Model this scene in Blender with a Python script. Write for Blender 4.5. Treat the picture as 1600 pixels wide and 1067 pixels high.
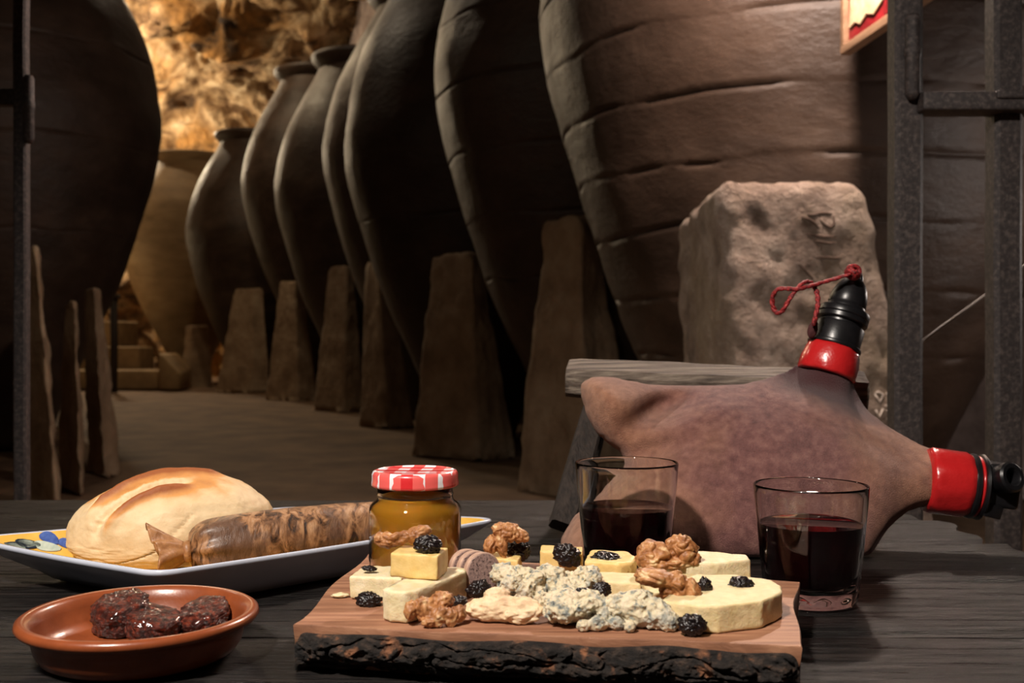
import bpy, bmesh, math, random
from mathutils import Vector, Matrix, Euler, noise
from mathutils.geometry import delaunay_2d_cdt

for o in list(bpy.data.objects):
    bpy.data.objects.remove(o, do_unlink=True)
S = bpy.context.scene
COL = S.collection
PI = math.pi
F = 1650.0            # focal length in pixels of the 1600 px wide frame
H = 0.68              # camera height above the cellar floor
TZ = 0.50             # table top
BZ = TZ + 0.027       # top of the serving board

# ------------------------------------------------------------------ camera
cam = bpy.data.cameras.new('camera')
cam.sensor_width = 36.0
cam.lens = 36.0 * F / 1600.0
cam.clip_start = 0.02
cam.clip_end = 100
cam.dof.use_dof = True
cam.dof.focus_distance = 0.72
cam.dof.aperture_fstop = 13.0
co = bpy.data.objects.new('camera', cam)
COL.objects.link(co)
co.location = (0, 0, H)
co.rotation_euler = (PI / 2, 0, 0)
S.camera = co

# ------------------------------------------------------------------ world, lights, exposure
w = bpy.data.worlds.new('cellar_air')
w.use_nodes = True
w.node_tree.nodes['Background'].inputs[0].default_value = (0.9, 0.75, 0.62, 1)
w.node_tree.nodes['Background'].inputs[1].default_value = 0.012
S.world = w
S.view_settings.view_transform = 'Standard'
S.view_settings.look = 'None'
S.view_settings.gamma = 1.0
S.view_settings.exposure = 0.0
S.view_settings.use_curve_mapping = False


def light(name, kind, loc, target, energy, color, size=0.1, spot=None, blend=0.5):
    l = bpy.data.lights.new(name, kind)
    l.energy = energy
    l.color = color
    if kind == 'AREA':
        l.shape = 'DISK'
        l.size = size
    else:
        l.shadow_soft_size = size
    if kind == 'SPOT':
        l.spot_size = math.radians(spot)
        l.spot_blend = blend
    o = bpy.data.objects.new(name, l)
    COL.objects.link(o)
    o.location = loc
    if target is not None:
        d = Vector(target) - Vector(loc)
        o.rotation_euler = d.to_track_quat('-Z', 'Y').to_euler()
    return o


# lamp over the table, to the left of the camera
light('table_lamp', 'SPOT', (-0.50, -0.22, 1.72), (0.12, 0.98, 0.54), 156, (1.0, 0.90, 0.80), 0.07, 78, 0.9)
# bulb hanging above the inscribed stone, close to the nearest jar
light('jar_bulb', 'POINT', (0.68, 2.36, 1.92), None, 112, (1.0, 0.80, 0.68), 0.04)
# fill light added behind the gate to brighten the far right
light('side_fill', 'POINT', (2.1, 2.6, 1.0), None, 17, (1.0, 0.86, 0.78), 0.05)
# lamps of the aisle, under the rock ceiling
light('entrance_lamp', 'POINT', (-1.75, 2.9, 2.3), None, 12, (1.0, 0.82, 0.62), 0.12)
light('aisle_lamp_near', 'POINT', (-2.5, 8.2, 4.8), None, 58, (1.0, 0.80, 0.58), 0.12)
light('aisle_lamp_middle', 'POINT', (-3.6, 11.6, 5.0), None, 105, (1.0, 0.76, 0.48), 0.12)
light('aisle_lamp_far', 'POINT', (-6.35, 17.2, 6.2), None, 190, (1.0, 0.78, 0.52), 0.12)
light('rock_lamp', 'POINT', (-7.25, 18.4, 4.5), None, 480, (1.0, 0.80, 0.54), 0.12)
light('step_lamp', 'POINT', (-7.3, 16.2, 2.0), None, 26, (1.0, 0.72, 0.40), 0.1)


# ------------------------------------------------------------------ helpers
def at(px, py, Y):
    """world point seen at pixel (px, py) at depth Y"""
    return Vector(((px - 800.0) / F * Y, Y, H + (533.5 - py) / F * Y))


def on(px, py, z):
    """world point on the horizontal plane z seen at pixel (px, py)"""
    Y = (H - z) * F / (py - 533.5)
    return Vector(((px - 800.0) / F * Y, Y, z))


WO = {}


def link(o, origin, parent):
    COL.objects.link(o)
    WO[o.name] = Vector(origin)
    if parent is not None:
        o.parent = parent
        o.location = Vector(origin) - WO[parent.name]
    else:
        o.location = origin


def thing(name, label, cat, loc, group=None):
    o = bpy.data.objects.new(name, None)
    o.empty_display_size = 0.02
    link(o, loc, None)
    tag(o, label, cat, group)
    return o


def tag(o, label=None, cat=None, group=None, kind=None):
    if label:
        o['label'] = label
    if cat:
        o['category'] = cat
    if group:
        o['group'] = group
    if kind:
        o['kind'] = kind
    return o


def mk(name, geo, mat, parent=None, smooth=True, origin=None, flat_angle=None):
    """one mesh object from world-space geometry; its origin at the base centre"""
    verts, faces = geo
    verts = [Vector(v) for v in verts]
    if origin is None:
        xs = [v.x for v in verts]; ys = [v.y for v in verts]; zs = [v.z for v in verts]
        origin = Vector(((min(xs) + max(xs)) / 2, (min(ys) + max(ys)) / 2, min(zs)))
    origin = Vector(origin)
    me = bpy.data.meshes.new(name)
    me.from_pydata([v - origin for v in verts], [], faces)
    me.validate()
    me.update()
    bm = bmesh.new(); bm.from_mesh(me)
    bmesh.ops.recalc_face_normals(bm, faces=bm.faces)
    bm.to_mesh(me); bm.free()
    if smooth:
        me.polygons.foreach_set('use_smooth', [True] * len(me.polygons))
    if flat_angle:
        try:
            me.set_sharp_from_angle(angle=math.radians(flat_angle))
        except Exception:
            pass
    me.materials.append(mat)
    o = bpy.data.objects.new(name, me)
    link(o, origin, parent)
    return o


def join(*geos):
    V, Fc = [], []
    for v, f in geos:
        n = len(V)
        V += [Vector(a) for a in v]
        Fc += [tuple(i + n for i in q) for q in f]
    return V, Fc


def xf(geo, M):
    return [M @ Vector(v) for v in geo[0]], geo[1]


def frame(origin, axis, up=(0, 0, 1)):
    """matrix whose local Z runs along axis"""
    z = Vector(axis).normalized()
    u = Vector(up)
    if abs(z.dot(u)) > 0.98:
        u = Vector((0, 1, 0))
    x = u.cross(z).normalized()
    y = z.cross(x)
    M = Matrix((x, y, z)).transposed().to_4x4()
    M.translation = Vector(origin)
    return M


def lathe(prof, n=48, wob=None):
    """revolve (r, z) pairs about Z; a pair with r == 0 closes the end"""
    V, Fc, rows = [], [], []
    for r, z in prof:
        if r <= 1e-9:
            rows.append([len(V)]); V.append(Vector((0, 0, z)))
        else:
            row = []
            for i in range(n):
                a = 2 * PI * i / n
                rr, zz = (r, z) if wob is None else wob(r, z, a)
                row.append(len(V)); V.append(Vector((rr * math.cos(a), rr * math.sin(a), zz)))
            rows.append(row)
    for A, B in zip(rows, rows[1:]):
        if len(A) == 1 and len(B) == 1:
            continue
        for i in range(n):
            j = (i + 1) % n
            if len(A) == 1:
                Fc.append((A[0], B[j], B[i]))
            elif len(B) == 1:
                Fc.append((A[i], A[j], B[0]))
            else:
                Fc.append((A[i], A[j], B[j], B[i]))
    return V, Fc


def tube(pts, r, n=10, caps=True, flat=1.0):
    pts = [Vector(p) for p in pts]
    V, Fc = [], []
    up = Vector((0, 0, 1))
    prev = None
    for k, p in enumerate(pts):
        t = (pts[min(k + 1, len(pts) - 1)] - pts[max(k - 1, 0)]).normalized()
        if prev is None:
            x = up.cross(t)
            if x.length < 1e-3:
                x = Vector((1, 0, 0)).cross(t)
            x.normalize()
        else:
            x = (prev - t * prev.dot(t)).normalized()
        prev = x
        y = t.cross(x)
        rr = r[k] if isinstance(r, (list, tuple)) else r
        for i in range(n):
            a = 2 * PI * i / n
            V.append(p + x * (math.cos(a) * rr) + y * (math.sin(a) * rr * flat))
    for k in range(len(pts) - 1):
        for i in range(n):
            j = (i + 1) % n
            Fc.append((k * n + i, k * n + j, (k + 1) * n + j, (k + 1) * n + i))
    if caps:
        Fc.append(tuple(range(n)))
        Fc.append(tuple(range((len(pts) - 1) * n, len(pts) * n)))
    return V, Fc


def smooth_path(pts, k=6, closed=False):
    """Catmull-Rom through the points"""
    P = [Vector(p) for p in pts]
    out = []
    n = len(P)
    rng = range(n) if closed else range(n - 1)
    for i in rng:
        if closed:
            a, b, c, d = P[(i - 1) % n], P[i], P[(i + 1) % n], P[(i + 2) % n]
        else:
            a, b, c, d = P[max(i - 1, 0)], P[i], P[i + 1], P[min(i + 2, n - 1)]
        for s in range(k):
            t = s / k
            out.append(0.5 * ((2 * b) + (c - a) * t + (2 * a - 5 * b + 4 * c - d) * t * t + (3 * b - a - 3 * c + d) * t ** 3))
    if not closed:
        out.append(P[-1])
    return out


def bevbox(sx, sy, sz, b=0.002, seg=2):
    """box centred at the origin with bevelled edges"""
    bm = bmesh.new()
    bmesh.ops.create_cube(bm, size=1.0)
    for v in bm.verts:
        v.co.x *= sx; v.co.y *= sy; v.co.z *= sz
    if b > 0:
        bmesh.ops.bevel(bm, geom=bm.edges[:], offset=b, segments=seg, affect='EDGES', profile=0.6)
    bm.verts.index_update()
    g = [v.co.copy() for v in bm.verts], [tuple(v.index for v in f.verts) for f in bm.faces]
    bm.free()
    return g


def slab(poly, z0, h, b=0.0015, seg=3, top=None, rough=0.0, seed=0, cuts=3):
    """prism over a polygon (world x, y), bevelled, lightly uneven; top = optional scale of the upper outline"""
    bm = bmesh.new()
    c = Vector((sum(p[0] for p in poly) / len(poly), sum(p[1] for p in poly) / len(poly)))
    lo = [bm.verts.new((p[0], p[1], z0)) for p in poly]
    s = top or 1.0
    hi = [bm.verts.new((c.x + (p[0] - c.x) * s, c.y + (p[1] - c.y) * s, z0 + h)) for p in poly]
    n = len(poly)
    bm.faces.new(lo[::-1]); bm.faces.new(hi)
    for i in range(n):
        j = (i + 1) % n
        bm.faces.new((lo[i], lo[j], hi[j], hi[i]))
    if b > 0:
        bmesh.ops.bevel(bm, geom=bm.edges[:], offset=b, segments=seg, affect='EDGES', profile=0.6)
    if rough > 0:
        bmesh.ops.triangulate(bm, faces=bm.faces[:])
        for _ in range(cuts):
            long = [e for e in bm.edges if e.calc_length() > 0.0028]
            if long:
                bmesh.ops.subdivide_edges(bm, edges=long, cuts=1)
            bmesh.ops.triangulate(bm, faces=[f for f in bm.faces if len(f.verts) > 3])
        bm.normal_update()
        o = Vector((seed * 3.1, seed * 1.7, 0))
        for v in bm.verts:
            d = noise.fractal((v.co + o) * 160, 0.9, 2.0, 3) * rough
            v.co += v.normal * d
            v.co.z = max(v.co.z, z0)
    bm.verts.index_update()
    g = [v.co.copy() for v in bm.verts], [tuple(v.index for v in f.verts) for f in bm.faces]
    bm.free()
    return g


_ico = {}


def ico(sub):
    if sub not in _ico:
        bm = bmesh.new()
        bmesh.ops.create_icosphere(bm, subdivisions=sub, radius=1.0)
        bm.verts.index_update()
        _ico[sub] = ([v.co.copy() for v in bm.verts], [tuple(v.index for v in f.verts) for f in bm.faces])
        bm.free()
    return _ico[sub]


def blob(center, radii, rot=(0, 0, 0), sub=3, fn=None):
    """displaced ellipsoid; fn(unit direction) scales the radius"""
    R = Euler(rot).to_matrix()
    V, Fc = ico(sub)
    out = []
    for n in V:
        s = 1.0 if fn is None else fn(n)
        out.append(Vector(center) + R @ Vector((n.x * radii[0] * s, n.y * radii[1] * s, n.z * radii[2] * s)))
    return out, Fc


def fnoise(seed, freq, amp, oct=3):
    o = Vector((seed * 7.13, seed * 3.7, seed * 1.9))
    return lambda n: 1.0 + amp * noise.fractal(n * freq + o, 0.9, 2.0, oct)


def ridge(seed, freq, amp, oct=3):
    o = Vector((seed * 5.1, seed * 2.3, seed * 8.7))

    def f(n):
        p = n * freq + o
        p = p + 0.5 * noise.noise_vector(p * 0.7)
        return 1.0 + amp * (1.0 - 2.0 * abs(noise.noise(p)) * 1.6) + amp * 0.35 * noise.noise(p * 2.7)
    return f


def remesh(o, voxel, smooth=2, factor=0.5):
    m = o.modifiers.new('remesh', 'REMESH'); m.mode = 'VOXEL'; m.voxel_size = voxel; m.use_smooth_shade = True
    if smooth:
        s = o.modifiers.new('smooth', 'SMOOTH'); s.iterations = smooth; s.factor = factor
    return o


# ------------------------------------------------------------------ materials
def pm(name, cols, scale=10.0, detail=5.0, rough=0.6, bump=0.0, bscale=None, bdetail=6.0, stretch=(1, 1, 1), spec=0.5,
       coat=0.0, coat_rough=0.1, sss=0.0, trans=0.0, ior=1.45, metal=0.0, distort=0.0, rvar=0.0, bdist=0.01, second=None, sheen=0.0):
    """principled material: noise through a colour ramp, noise bump. second = (cols2, scale2, lo, hi) mixes a second ramp by a larger noise"""
    m = bpy.data.materials.new(name)
    m.use_nodes = True
    nt = m.node_tree
    N = nt.nodes; L = nt.links
    b = N['Principled BSDF']
    tc = N.new('ShaderNodeTexCoord')
    mp = N.new('ShaderNodeMapping'); mp.inputs['Scale'].default_value = stretch
    L.new(tc.outputs['Object'], mp.inputs['Vector'])

    def ramp(cs, sc, det=detail):
        nz = N.new('ShaderNodeTexNoise')
        nz.inputs['Scale'].default_value = sc; nz.inputs['Detail'].default_value = det
        nz.inputs['Roughness'].default_value = 0.6; nz.inputs['Distortion'].default_value = distort
        L.new(mp.outputs[0], nz.inputs['Vector'])
        r = N.new('ShaderNodeValToRGB')
        el = r.color_ramp.elements
        while len(el) < len(cs):
            el.new(0.5)
        for e, (p, c) in zip(el, cs):
            e.position = p; e.color = (c[0], c[1], c[2], 1)
        L.new(nz.outputs['Fac'], r.inputs['Fac'])
        return nz, r
    if len(cols) == 1:
        cols = [(0.0, cols[0][1]), (1.0, cols[0][1])]
    nz, r = ramp(cols, scale)
    out = r.outputs['Color']
    if second:
        cs2, sc2, lo, hi = second
        _, r2 = ramp(cs2, scale)
        n3 = N.new('ShaderNodeTexNoise'); n3.inputs['Scale'].default_value = sc2; n3.inputs['Detail'].default_value = 4
        L.new(tc.outputs['Object'], n3.inputs['Vector'])
        mr = N.new('ShaderNodeMapRange'); mr.inputs[1].default_value = lo; mr.inputs[2].default_value = hi
        L.new(n3.outputs['Fac'], mr.inputs[0])
        mx = N.new('ShaderNodeMix'); mx.data_type = 'RGBA'
        L.new(mr.outputs[0], mx.inputs[0]); L.new(out, mx.inputs[6]); L.new(r2.outputs['Color'], mx.inputs[7])
        out = mx.outputs[2]
    L.new(out, b.inputs['Base Color'])
    b.inputs['Roughness'].default_value = rough
    if rvar:
        mr = N.new('ShaderNodeMapRange'); mr.inputs[1].default_value = 0.3; mr.inputs[2].default_value = 0.7
        mr.inputs[3].default_value = rough - rvar; mr.inputs[4].default_value = rough + rvar
        L.new(nz.outputs['Fac'], mr.inputs[0]); L.new(mr.outputs[0], b.inputs['Roughness'])
    b.inputs['Specular IOR Level'].default_value = spec
    b.inputs['Metallic'].default_value = metal
    b.inputs['Coat Weight'].default_value = coat
    b.inputs['Coat Roughness'].default_value = coat_rough
    b.inputs['IOR'].default_value = ior
    b.inputs['Transmission Weight'].default_value = trans
    b.inputs['Sheen Weight'].default_value = sheen
    if sss:
        b.inputs['Subsurface Weight'].default_value = sss
        b.inputs['Subsurface Radius'].default_value = (1.0, 0.6, 0.3)
        b.inputs['Subsurface Scale'].default_value = 0.004
    if bump:
        n2 = N.new('ShaderNodeTexNoise')
        n2.inputs['Scale'].default_value = bscale or scale; n2.inputs['Detail'].default_value = bdetail
        n2.inputs['Roughness'].default_value = 0.65
        L.new(mp.outputs[0], n2.inputs['Vector'])
        bp = N.new('ShaderNodeBump'); bp.inputs['Strength'].default_value = bump; bp.inputs['Distance'].default_value = bdist
        L.new(n2.outputs['Fac'], bp.inputs['Height']); L.new(bp.outputs[0], b.inputs['Normal'])
    return m


def g(*c):      # sRGB 0-255 to linear
    return tuple(((x / 255) / 12.92 if x / 255 <= 0.04045 else ((x / 255 + 0.055) / 1.055) ** 2.4) for x in c)


M = {}
M['clay'] = pm('fired_clay', [(0.25, g(38, 29, 23)), (0.5, g(59, 45, 36)), (0.75, g(86, 68, 55))], 2.6, 10, 0.50, 0.30, 14, 9, (1, 1, 1.8), bdist=0.03, rvar=0.1,
               second=([(0.3, g(49, 35, 26)), (0.7, g(72, 56, 46))], 1.1, 0.4, 0.65))
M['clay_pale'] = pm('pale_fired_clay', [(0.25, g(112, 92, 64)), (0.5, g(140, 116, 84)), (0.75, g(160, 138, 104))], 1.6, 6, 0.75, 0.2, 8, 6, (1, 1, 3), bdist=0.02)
M['stone'] = pm('pillar_stone', [(0.25, g(118, 96, 74)), (0.5, g(158, 134, 108)), (0.75, g(184, 164, 138))], 4.5, 10, 0.85, 0.7, 16, 8, bdist=0.03)
M['stone_near'] = pm('inscribed_stone', [(0.3, g(108, 91, 80)), (0.48, g(146, 127, 114)), (0.7, g(180, 162, 148))], 12, 10, 0.85, 0.9, 38, 9, bdist=0.03,
                     second=([(0.3, g(140, 120, 100)), (0.7, g(168, 150, 130))], 5, 0.45, 0.65))
M['paint'] = pm('white_paint', [(0.3, g(178, 164, 152)), (0.7, g(205, 192, 180))], 60, 6, 0.8)
M['carving_shade'] = pm('groove_shade', [(0.3, g(66, 50, 42)), (0.7, g(92, 74, 62))], 60, 4, 0.9)  # dark colour stands for the shade inside the carving
M['rock'] = pm('cave_rock', [(0.30, g(70, 52, 38)), (0.42, g(128, 100, 72)), (0.52, g(190, 160, 122)), (0.66, g(232, 212, 178))], 1.5, 12, 0.85, 1.0, 3.0, 10, bdist=0.25, distort=0.9,
               second=([(0.35, g(52, 40, 31)), (0.6, g(190, 140, 78))], 0.8, 0.45, 0.60))
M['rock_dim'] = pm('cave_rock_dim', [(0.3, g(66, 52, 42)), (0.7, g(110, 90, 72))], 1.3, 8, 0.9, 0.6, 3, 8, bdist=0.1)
M['wall_grey'] = pm('grey_plaster', [(0.3, g(96, 84, 80)), (0.5, g(130, 116, 110)), (0.7, g(156, 142, 136))], 6, 9, 0.9, 0.5, 20, 8, bdist=0.02)
M['floor'] = pm('earth_floor', [(0.3, g(80, 60, 44)), (0.5, g(112, 88, 66)), (0.7, g(134, 108, 82))], 2.5, 8, 0.85, 0.4, 12, 8, bdist=0.02)
M['step'] = pm('step_stone', [(0.3, g(120, 96, 66)), (0.7, g(160, 132, 92))], 4, 6, 0.85, 0.3, 12)
M['darkwood'] = pm('dark_wood', [(0.3, g(30, 24, 20)), (0.7, g(58, 46, 38))], 12, 6, 0.7, 0.3, 30, 6, (1, 1, 0.1))
M['iron'] = pm('painted_iron', [(0.3, g(38, 33, 33)), (0.5, g(55, 48, 47)), (0.70, g(88, 78, 74))], 170, 12, 0.55, 0.6, 420, 6, metal=0.1, bdist=0.002)
M['table'] = pm('blackened_wood', [(0.30, g(7, 6, 6)), (0.50, g(18, 15, 14)), (0.68, g(48, 41, 38))], 11, 12, 0.36, 1.0, 13, 12, (1, 16, 4), spec=0.32, rvar=0.14, bdist=0.004)
M['boardwood'] = pm('board_wood', [(0.3, g(112, 74, 54)), (0.5, g(150, 104, 78)), (0.7, g(176, 130, 100))], 14, 9, 0.6, 0.5, 18, 8, (1, 12, 6), bdist=0.002)
M['bark'] = pm('bark', [(0.34, g(17, 14, 13)), (0.5, g(40, 33, 29)), (0.62, g(70, 56, 47)), (0.76, g(140, 90, 62))], 170, 10, 0.85, 1.0, 300, 9, (0.7, 1, 1.3), bdist=0.004,
               second=([(0.35, g(48, 34, 28)), (0.6, g(158, 106, 74))], 75, 0.60, 0.68))
M['terracotta'] = pm('glazed_terracotta', [(0.3, g(122, 60, 32)), (0.7, g(146, 76, 42))], 60, 5, 0.32, 0.1, 150, coat=0.5, coat_rough=0.15, bdist=0.002)
M['glaze'] = pm('white_glaze', [(0.3, g(186, 192, 208)), (0.7, g(202, 208, 222))], 20, 3, 0.22, coat=0.5)
M['yellowglaze'] = pm('yellow_glaze', [(0.3, g(206, 158, 62)), (0.7, g(226, 184, 92))], 50, 4, 0.3, coat=0.4)
M['blueglaze'] = pm('blue_glaze', [(0.3, g(38, 56, 128)), (0.7, g(92, 122, 190))], 90, 4, 0.3, coat=0.4)
M['leafglaze'] = pm('pale_leaf_glaze', [(0.3, g(150, 170, 160)), (0.7, g(206, 216, 204))], 90, 4, 0.3, coat=0.4)
M['lineglaze'] = pm('dark_line_glaze', [(0.5, g(34, 44, 58))], 90, 2, 0.3)
M['casing'] = pm('sausage_casing', [(0.36, g(44, 28, 18)), (0.46, g(112, 76, 48)), (0.56, g(156, 114, 78)), (0.75, g(186, 148, 112))], 95, 8, 0.42, 0.4, 150, 6, (1.5, 0.9, 0.55), spec=0.5, coat=0.2, coat_rough=0.3, bdist=0.003, distort=1.0,
                 second=([(0.3, g(78, 54, 40)), (0.7, g(116, 86, 66))], 34, 0.47, 0.58))
M['casing_end'] = pm('dry_casing', [(0.3, g(120, 76, 42)), (0.7, g(182, 134, 90))], 120, 5, 0.4, 0.4, 260, coat=0.3, bdist=0.002, sss=0.15)
M['chorizo'] = pm('fried_chorizo', [(0.35, g(26, 8, 6)), (0.5, g(72, 24, 13)), (0.68, g(140, 58, 30))], 320, 6, 0.28, 0.9, 420, 6, coat=0.6, coat_rough=0.15, bdist=0.004)
M['honey'] = pm('honey', [(0.3, g(206, 146, 40)), (0.7, g(216, 158, 52))], 8, 2, 0.08, trans=0.25, ior=1.42, sss=0.6)
M['glass'] = pm('clear_glass', [(0.5, (0.96, 0.97, 0.97))], 1, 0, 0.0, trans=1.0, ior=1.46)
M['wine'] = pm('red_wine', [(0.5, (0.022, 0.002, 0.004))], 1, 0, 0.02, trans=0.75, ior=1.34)
M['cheese'] = pm('pale_cheese', [(0.3, g(206, 184, 132)), (0.7, g(230, 210, 166))], 120, 7, 0.5, 0.35, 420, 6, sss=0.3, bdist=0.002)
M['cheese_white'] = pm('white_cheese', [(0.3, g(216, 198, 152)), (0.7, g(234, 220, 186))], 120, 7, 0.55, 0.35, 420, 6, sss=0.3, bdist=0.002)
M['cheese_yellow'] = pm('yellow_cheese', [(0.3, g(214, 180, 108)), (0.7, g(230, 202, 138))], 120, 6, 0.45, 0.25, 420, 6, sss=0.3, bdist=0.002)
M['blue_cheese'] = pm('blue_cheese', [(0.32, g(70, 80, 84)), (0.40, g(150, 152, 142)), (0.47, g(212, 198, 166)), (0.7, g(232, 218, 190))], 210, 8, 0.6, 0.6, 520, 6, sss=0.2, bdist=0.003,
                      second=([(0.35, g(124, 130, 126)), (0.6, g(206, 198, 178))], 70, 0.53, 0.62))
M['cream_cheese'] = pm('creamy_cheese', [(0.3, g(198, 164, 130)), (0.48, g(224, 196, 158)), (0.7, g(234, 212, 178))], 110, 7, 0.55, 0.5, 380, 6, sss=0.25, bdist=0.002)
M['pate'] = pm('speckled_pate', [(0.36, g(54, 40, 40)), (0.41, g(126, 102, 98)), (0.62, g(158, 132, 124))], 700, 3, 0.55, 0.3, 600, 4, bdist=0.001)
M['pate_edge'] = pm('pate_edge', [(0.3, g(158, 126, 110)), (0.7, g(190, 158, 138))], 200, 3, 0.55)
M['walnut'] = pm('walnut_kernel', [(0.32, g(116, 70, 38)), (0.5, g(164, 110, 66)), (0.68, g(196, 146, 98))], 150, 6, 0.46, 0.35, 500, 6, coat=0.08, coat_rough=0.35, sss=0.1, bdist=0.0015,
                second=([(0.35, g(192, 146, 100)), (0.7, g(228, 198, 152))], 130, 0.58, 0.66))
M['raisin'] = pm('raisin', [(0.35, g(8, 6, 8)), (0.65, g(32, 22, 22))], 400, 5, 0.30, 0.35, 500, 4, spec=0.6, bdist=0.001)
M['leather_dark'] = pm('stained_suede', [(0.3, g(54, 28, 32)), (0.7, g(88, 52, 50))], 60, 8, 0.85, 0.3, 300, 8, spec=0.2, bdist=0.002)
M['redtape'] = pm('red_plastic', [(0.5, g(178, 30, 32))], 30, 2, 0.28, 0.2, 60, 3, coat=0.5, coat_rough=0.12, bdist=0.005)
M['blackplastic'] = pm('black_plastic', [(0.3, g(14, 14, 16)), (0.7, g(24, 23, 25))], 60, 3, 0.32, 0.08, 120, bdist=0.002)
M['cord'] = pm('red_cord', [(0.35, g(72, 14, 18)), (0.6, g(150, 34, 36)), (0.75, g(196, 84, 76))], 500, 3, 0.6, 0.6, 700, 3, bdist=0.001)
M['greywood'] = pm('weathered_wood', [(0.32, g(52, 44, 38)), (0.5, g(98, 86, 76)), (0.68, g(140, 128, 114))], 10, 11, 0.75, 1.0, 12, 10, (1, 20, 20), bdist=0.003)
M['legwood'] = pm('dark_stand_wood', [(0.3, g(22, 18, 16)), (0.68, g(58, 48, 42))], 12, 9, 0.75, 0.9, 14, 9, (18, 18, 1), bdist=0.003)
M['framewood'] = pm('frame_wood', [(0.3, g(112, 84, 62)), (0.7, g(146, 116, 90))], 20, 5, 0.6, 0.2, 50, 5, (1, 0.2, 1))
M['redprint'] = pm('red_print', [(0.4, g(104, 12, 20)), (0.7, g(134, 24, 30))], 20, 3, 0.5)
M['creamprint'] = pm('cream_print', [(0.3, g(166, 140, 104)), (0.7, g(206, 190, 160))], 24, 4, 0.5)
M['wire'] = pm('pale_wire', [(0.5, g(120, 112, 106))], 10, 2, 0.5)


def leather_material():
    m = pm('suede', [(0.30, g(92, 58, 56)), (0.5, g(116, 77, 73)), (0.70, g(138, 98, 90))], 120, 12, 0.85, 0.8, 900, 6, spec=0.25, bdist=0.002, sheen=0.15)
    nt = m.node_tree; N = nt.nodes; L = nt.links
    b = N['Principled BSDF']
    base = b.inputs['Base Color'].links[0].from_socket
    tc = N.new('ShaderNodeTexCoord'); sp = N.new('ShaderNodeSeparateXYZ'); L.new(tc.outputs['Object'], sp.inputs[0])
    nz = N.new('ShaderNodeTexNoise'); nz.inputs['Scale'].default_value = 20; nz.inputs['Detail'].default_value = 8
    L.new(tc.outputs['Object'], nz.inputs['Vector'])

    def math_(op, a, bb):
        q = N.new('ShaderNodeMath'); q.operation = op
        for k, x in enumerate((a, bb)):
            if isinstance(x, (int, float)):
                q.inputs[k].default_value = x
            else:
                L.new(x, q.inputs[k])
        return q.outputs[0]
    # undyed tan hide towards the two ends of the skin, wine-stained purple between
    xa = math_('ABSOLUTE', math_('SUBTRACT', sp.outputs[0], 0.012), 0)
    f = math_('ADD', math_('MULTIPLY', math_('SUBTRACT', xa, 0.092), 20.0), math_('MULTIPLY', math_('SUBTRACT', nz.outputs['Fac'], 0.5), 3.2))
    mr = N.new('ShaderNodeMapRange'); mr.inputs[1].default_value = -1.1; mr.inputs[2].default_value = 1.1; L.new(f, mr.inputs[0])
    n2 = N.new('ShaderNodeTexNoise'); n2.inputs['Scale'].default_value = 140; n2.inputs['Detail'].default_value = 10; L.new(tc.outputs['Object'], n2.inputs['Vector'])
    r = N.new('ShaderNodeValToRGB'); el = r.color_ramp.elements
    el[0].position = 0.30; el[0].color = (*g(128, 86, 64), 1); el[1].position = 0.70; el[1].color = (*g(164, 118, 92), 1)
    L.new(n2.outputs['Fac'], r.inputs['Fac'])
    mx = N.new('ShaderNodeMix'); mx.data_type = 'RGBA'
    L.new(mr.outputs[0], mx.inputs[0]); L.new(base, mx.inputs[6]); L.new(r.outputs[0], mx.inputs[7])
    # dark wine stain around the upper neck
    vd = N.new('ShaderNodeVectorMath'); vd.operation = 'DISTANCE'; L.new(tc.outputs['Object'], vd.inputs[0]); vd.inputs[1].default_value = (0.088, 0.045, 0.148)
    ds = math_('ADD', vd.outputs['Value'], math_('MULTIPLY', math_('SUBTRACT', nz.outputs['Fac'], 0.5), 0.05))
    ms = N.new('ShaderNodeMapRange'); ms.inputs[1].default_value = 0.072; ms.inputs[2].default_value = 0.046; L.new(ds, ms.inputs[0])
    m2 = N.new('ShaderNodeMix'); m2.data_type = 'RGBA'
    L.new(ms.outputs[0], m2.inputs[0]); L.new(mx.outputs[2], m2.inputs[6]); m2.inputs[7].default_value = (*g(64, 34, 36), 1)
    L.new(m2.outputs[2], b.inputs['Base Color'])
    return m


M['leather'] = leather_material()


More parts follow.
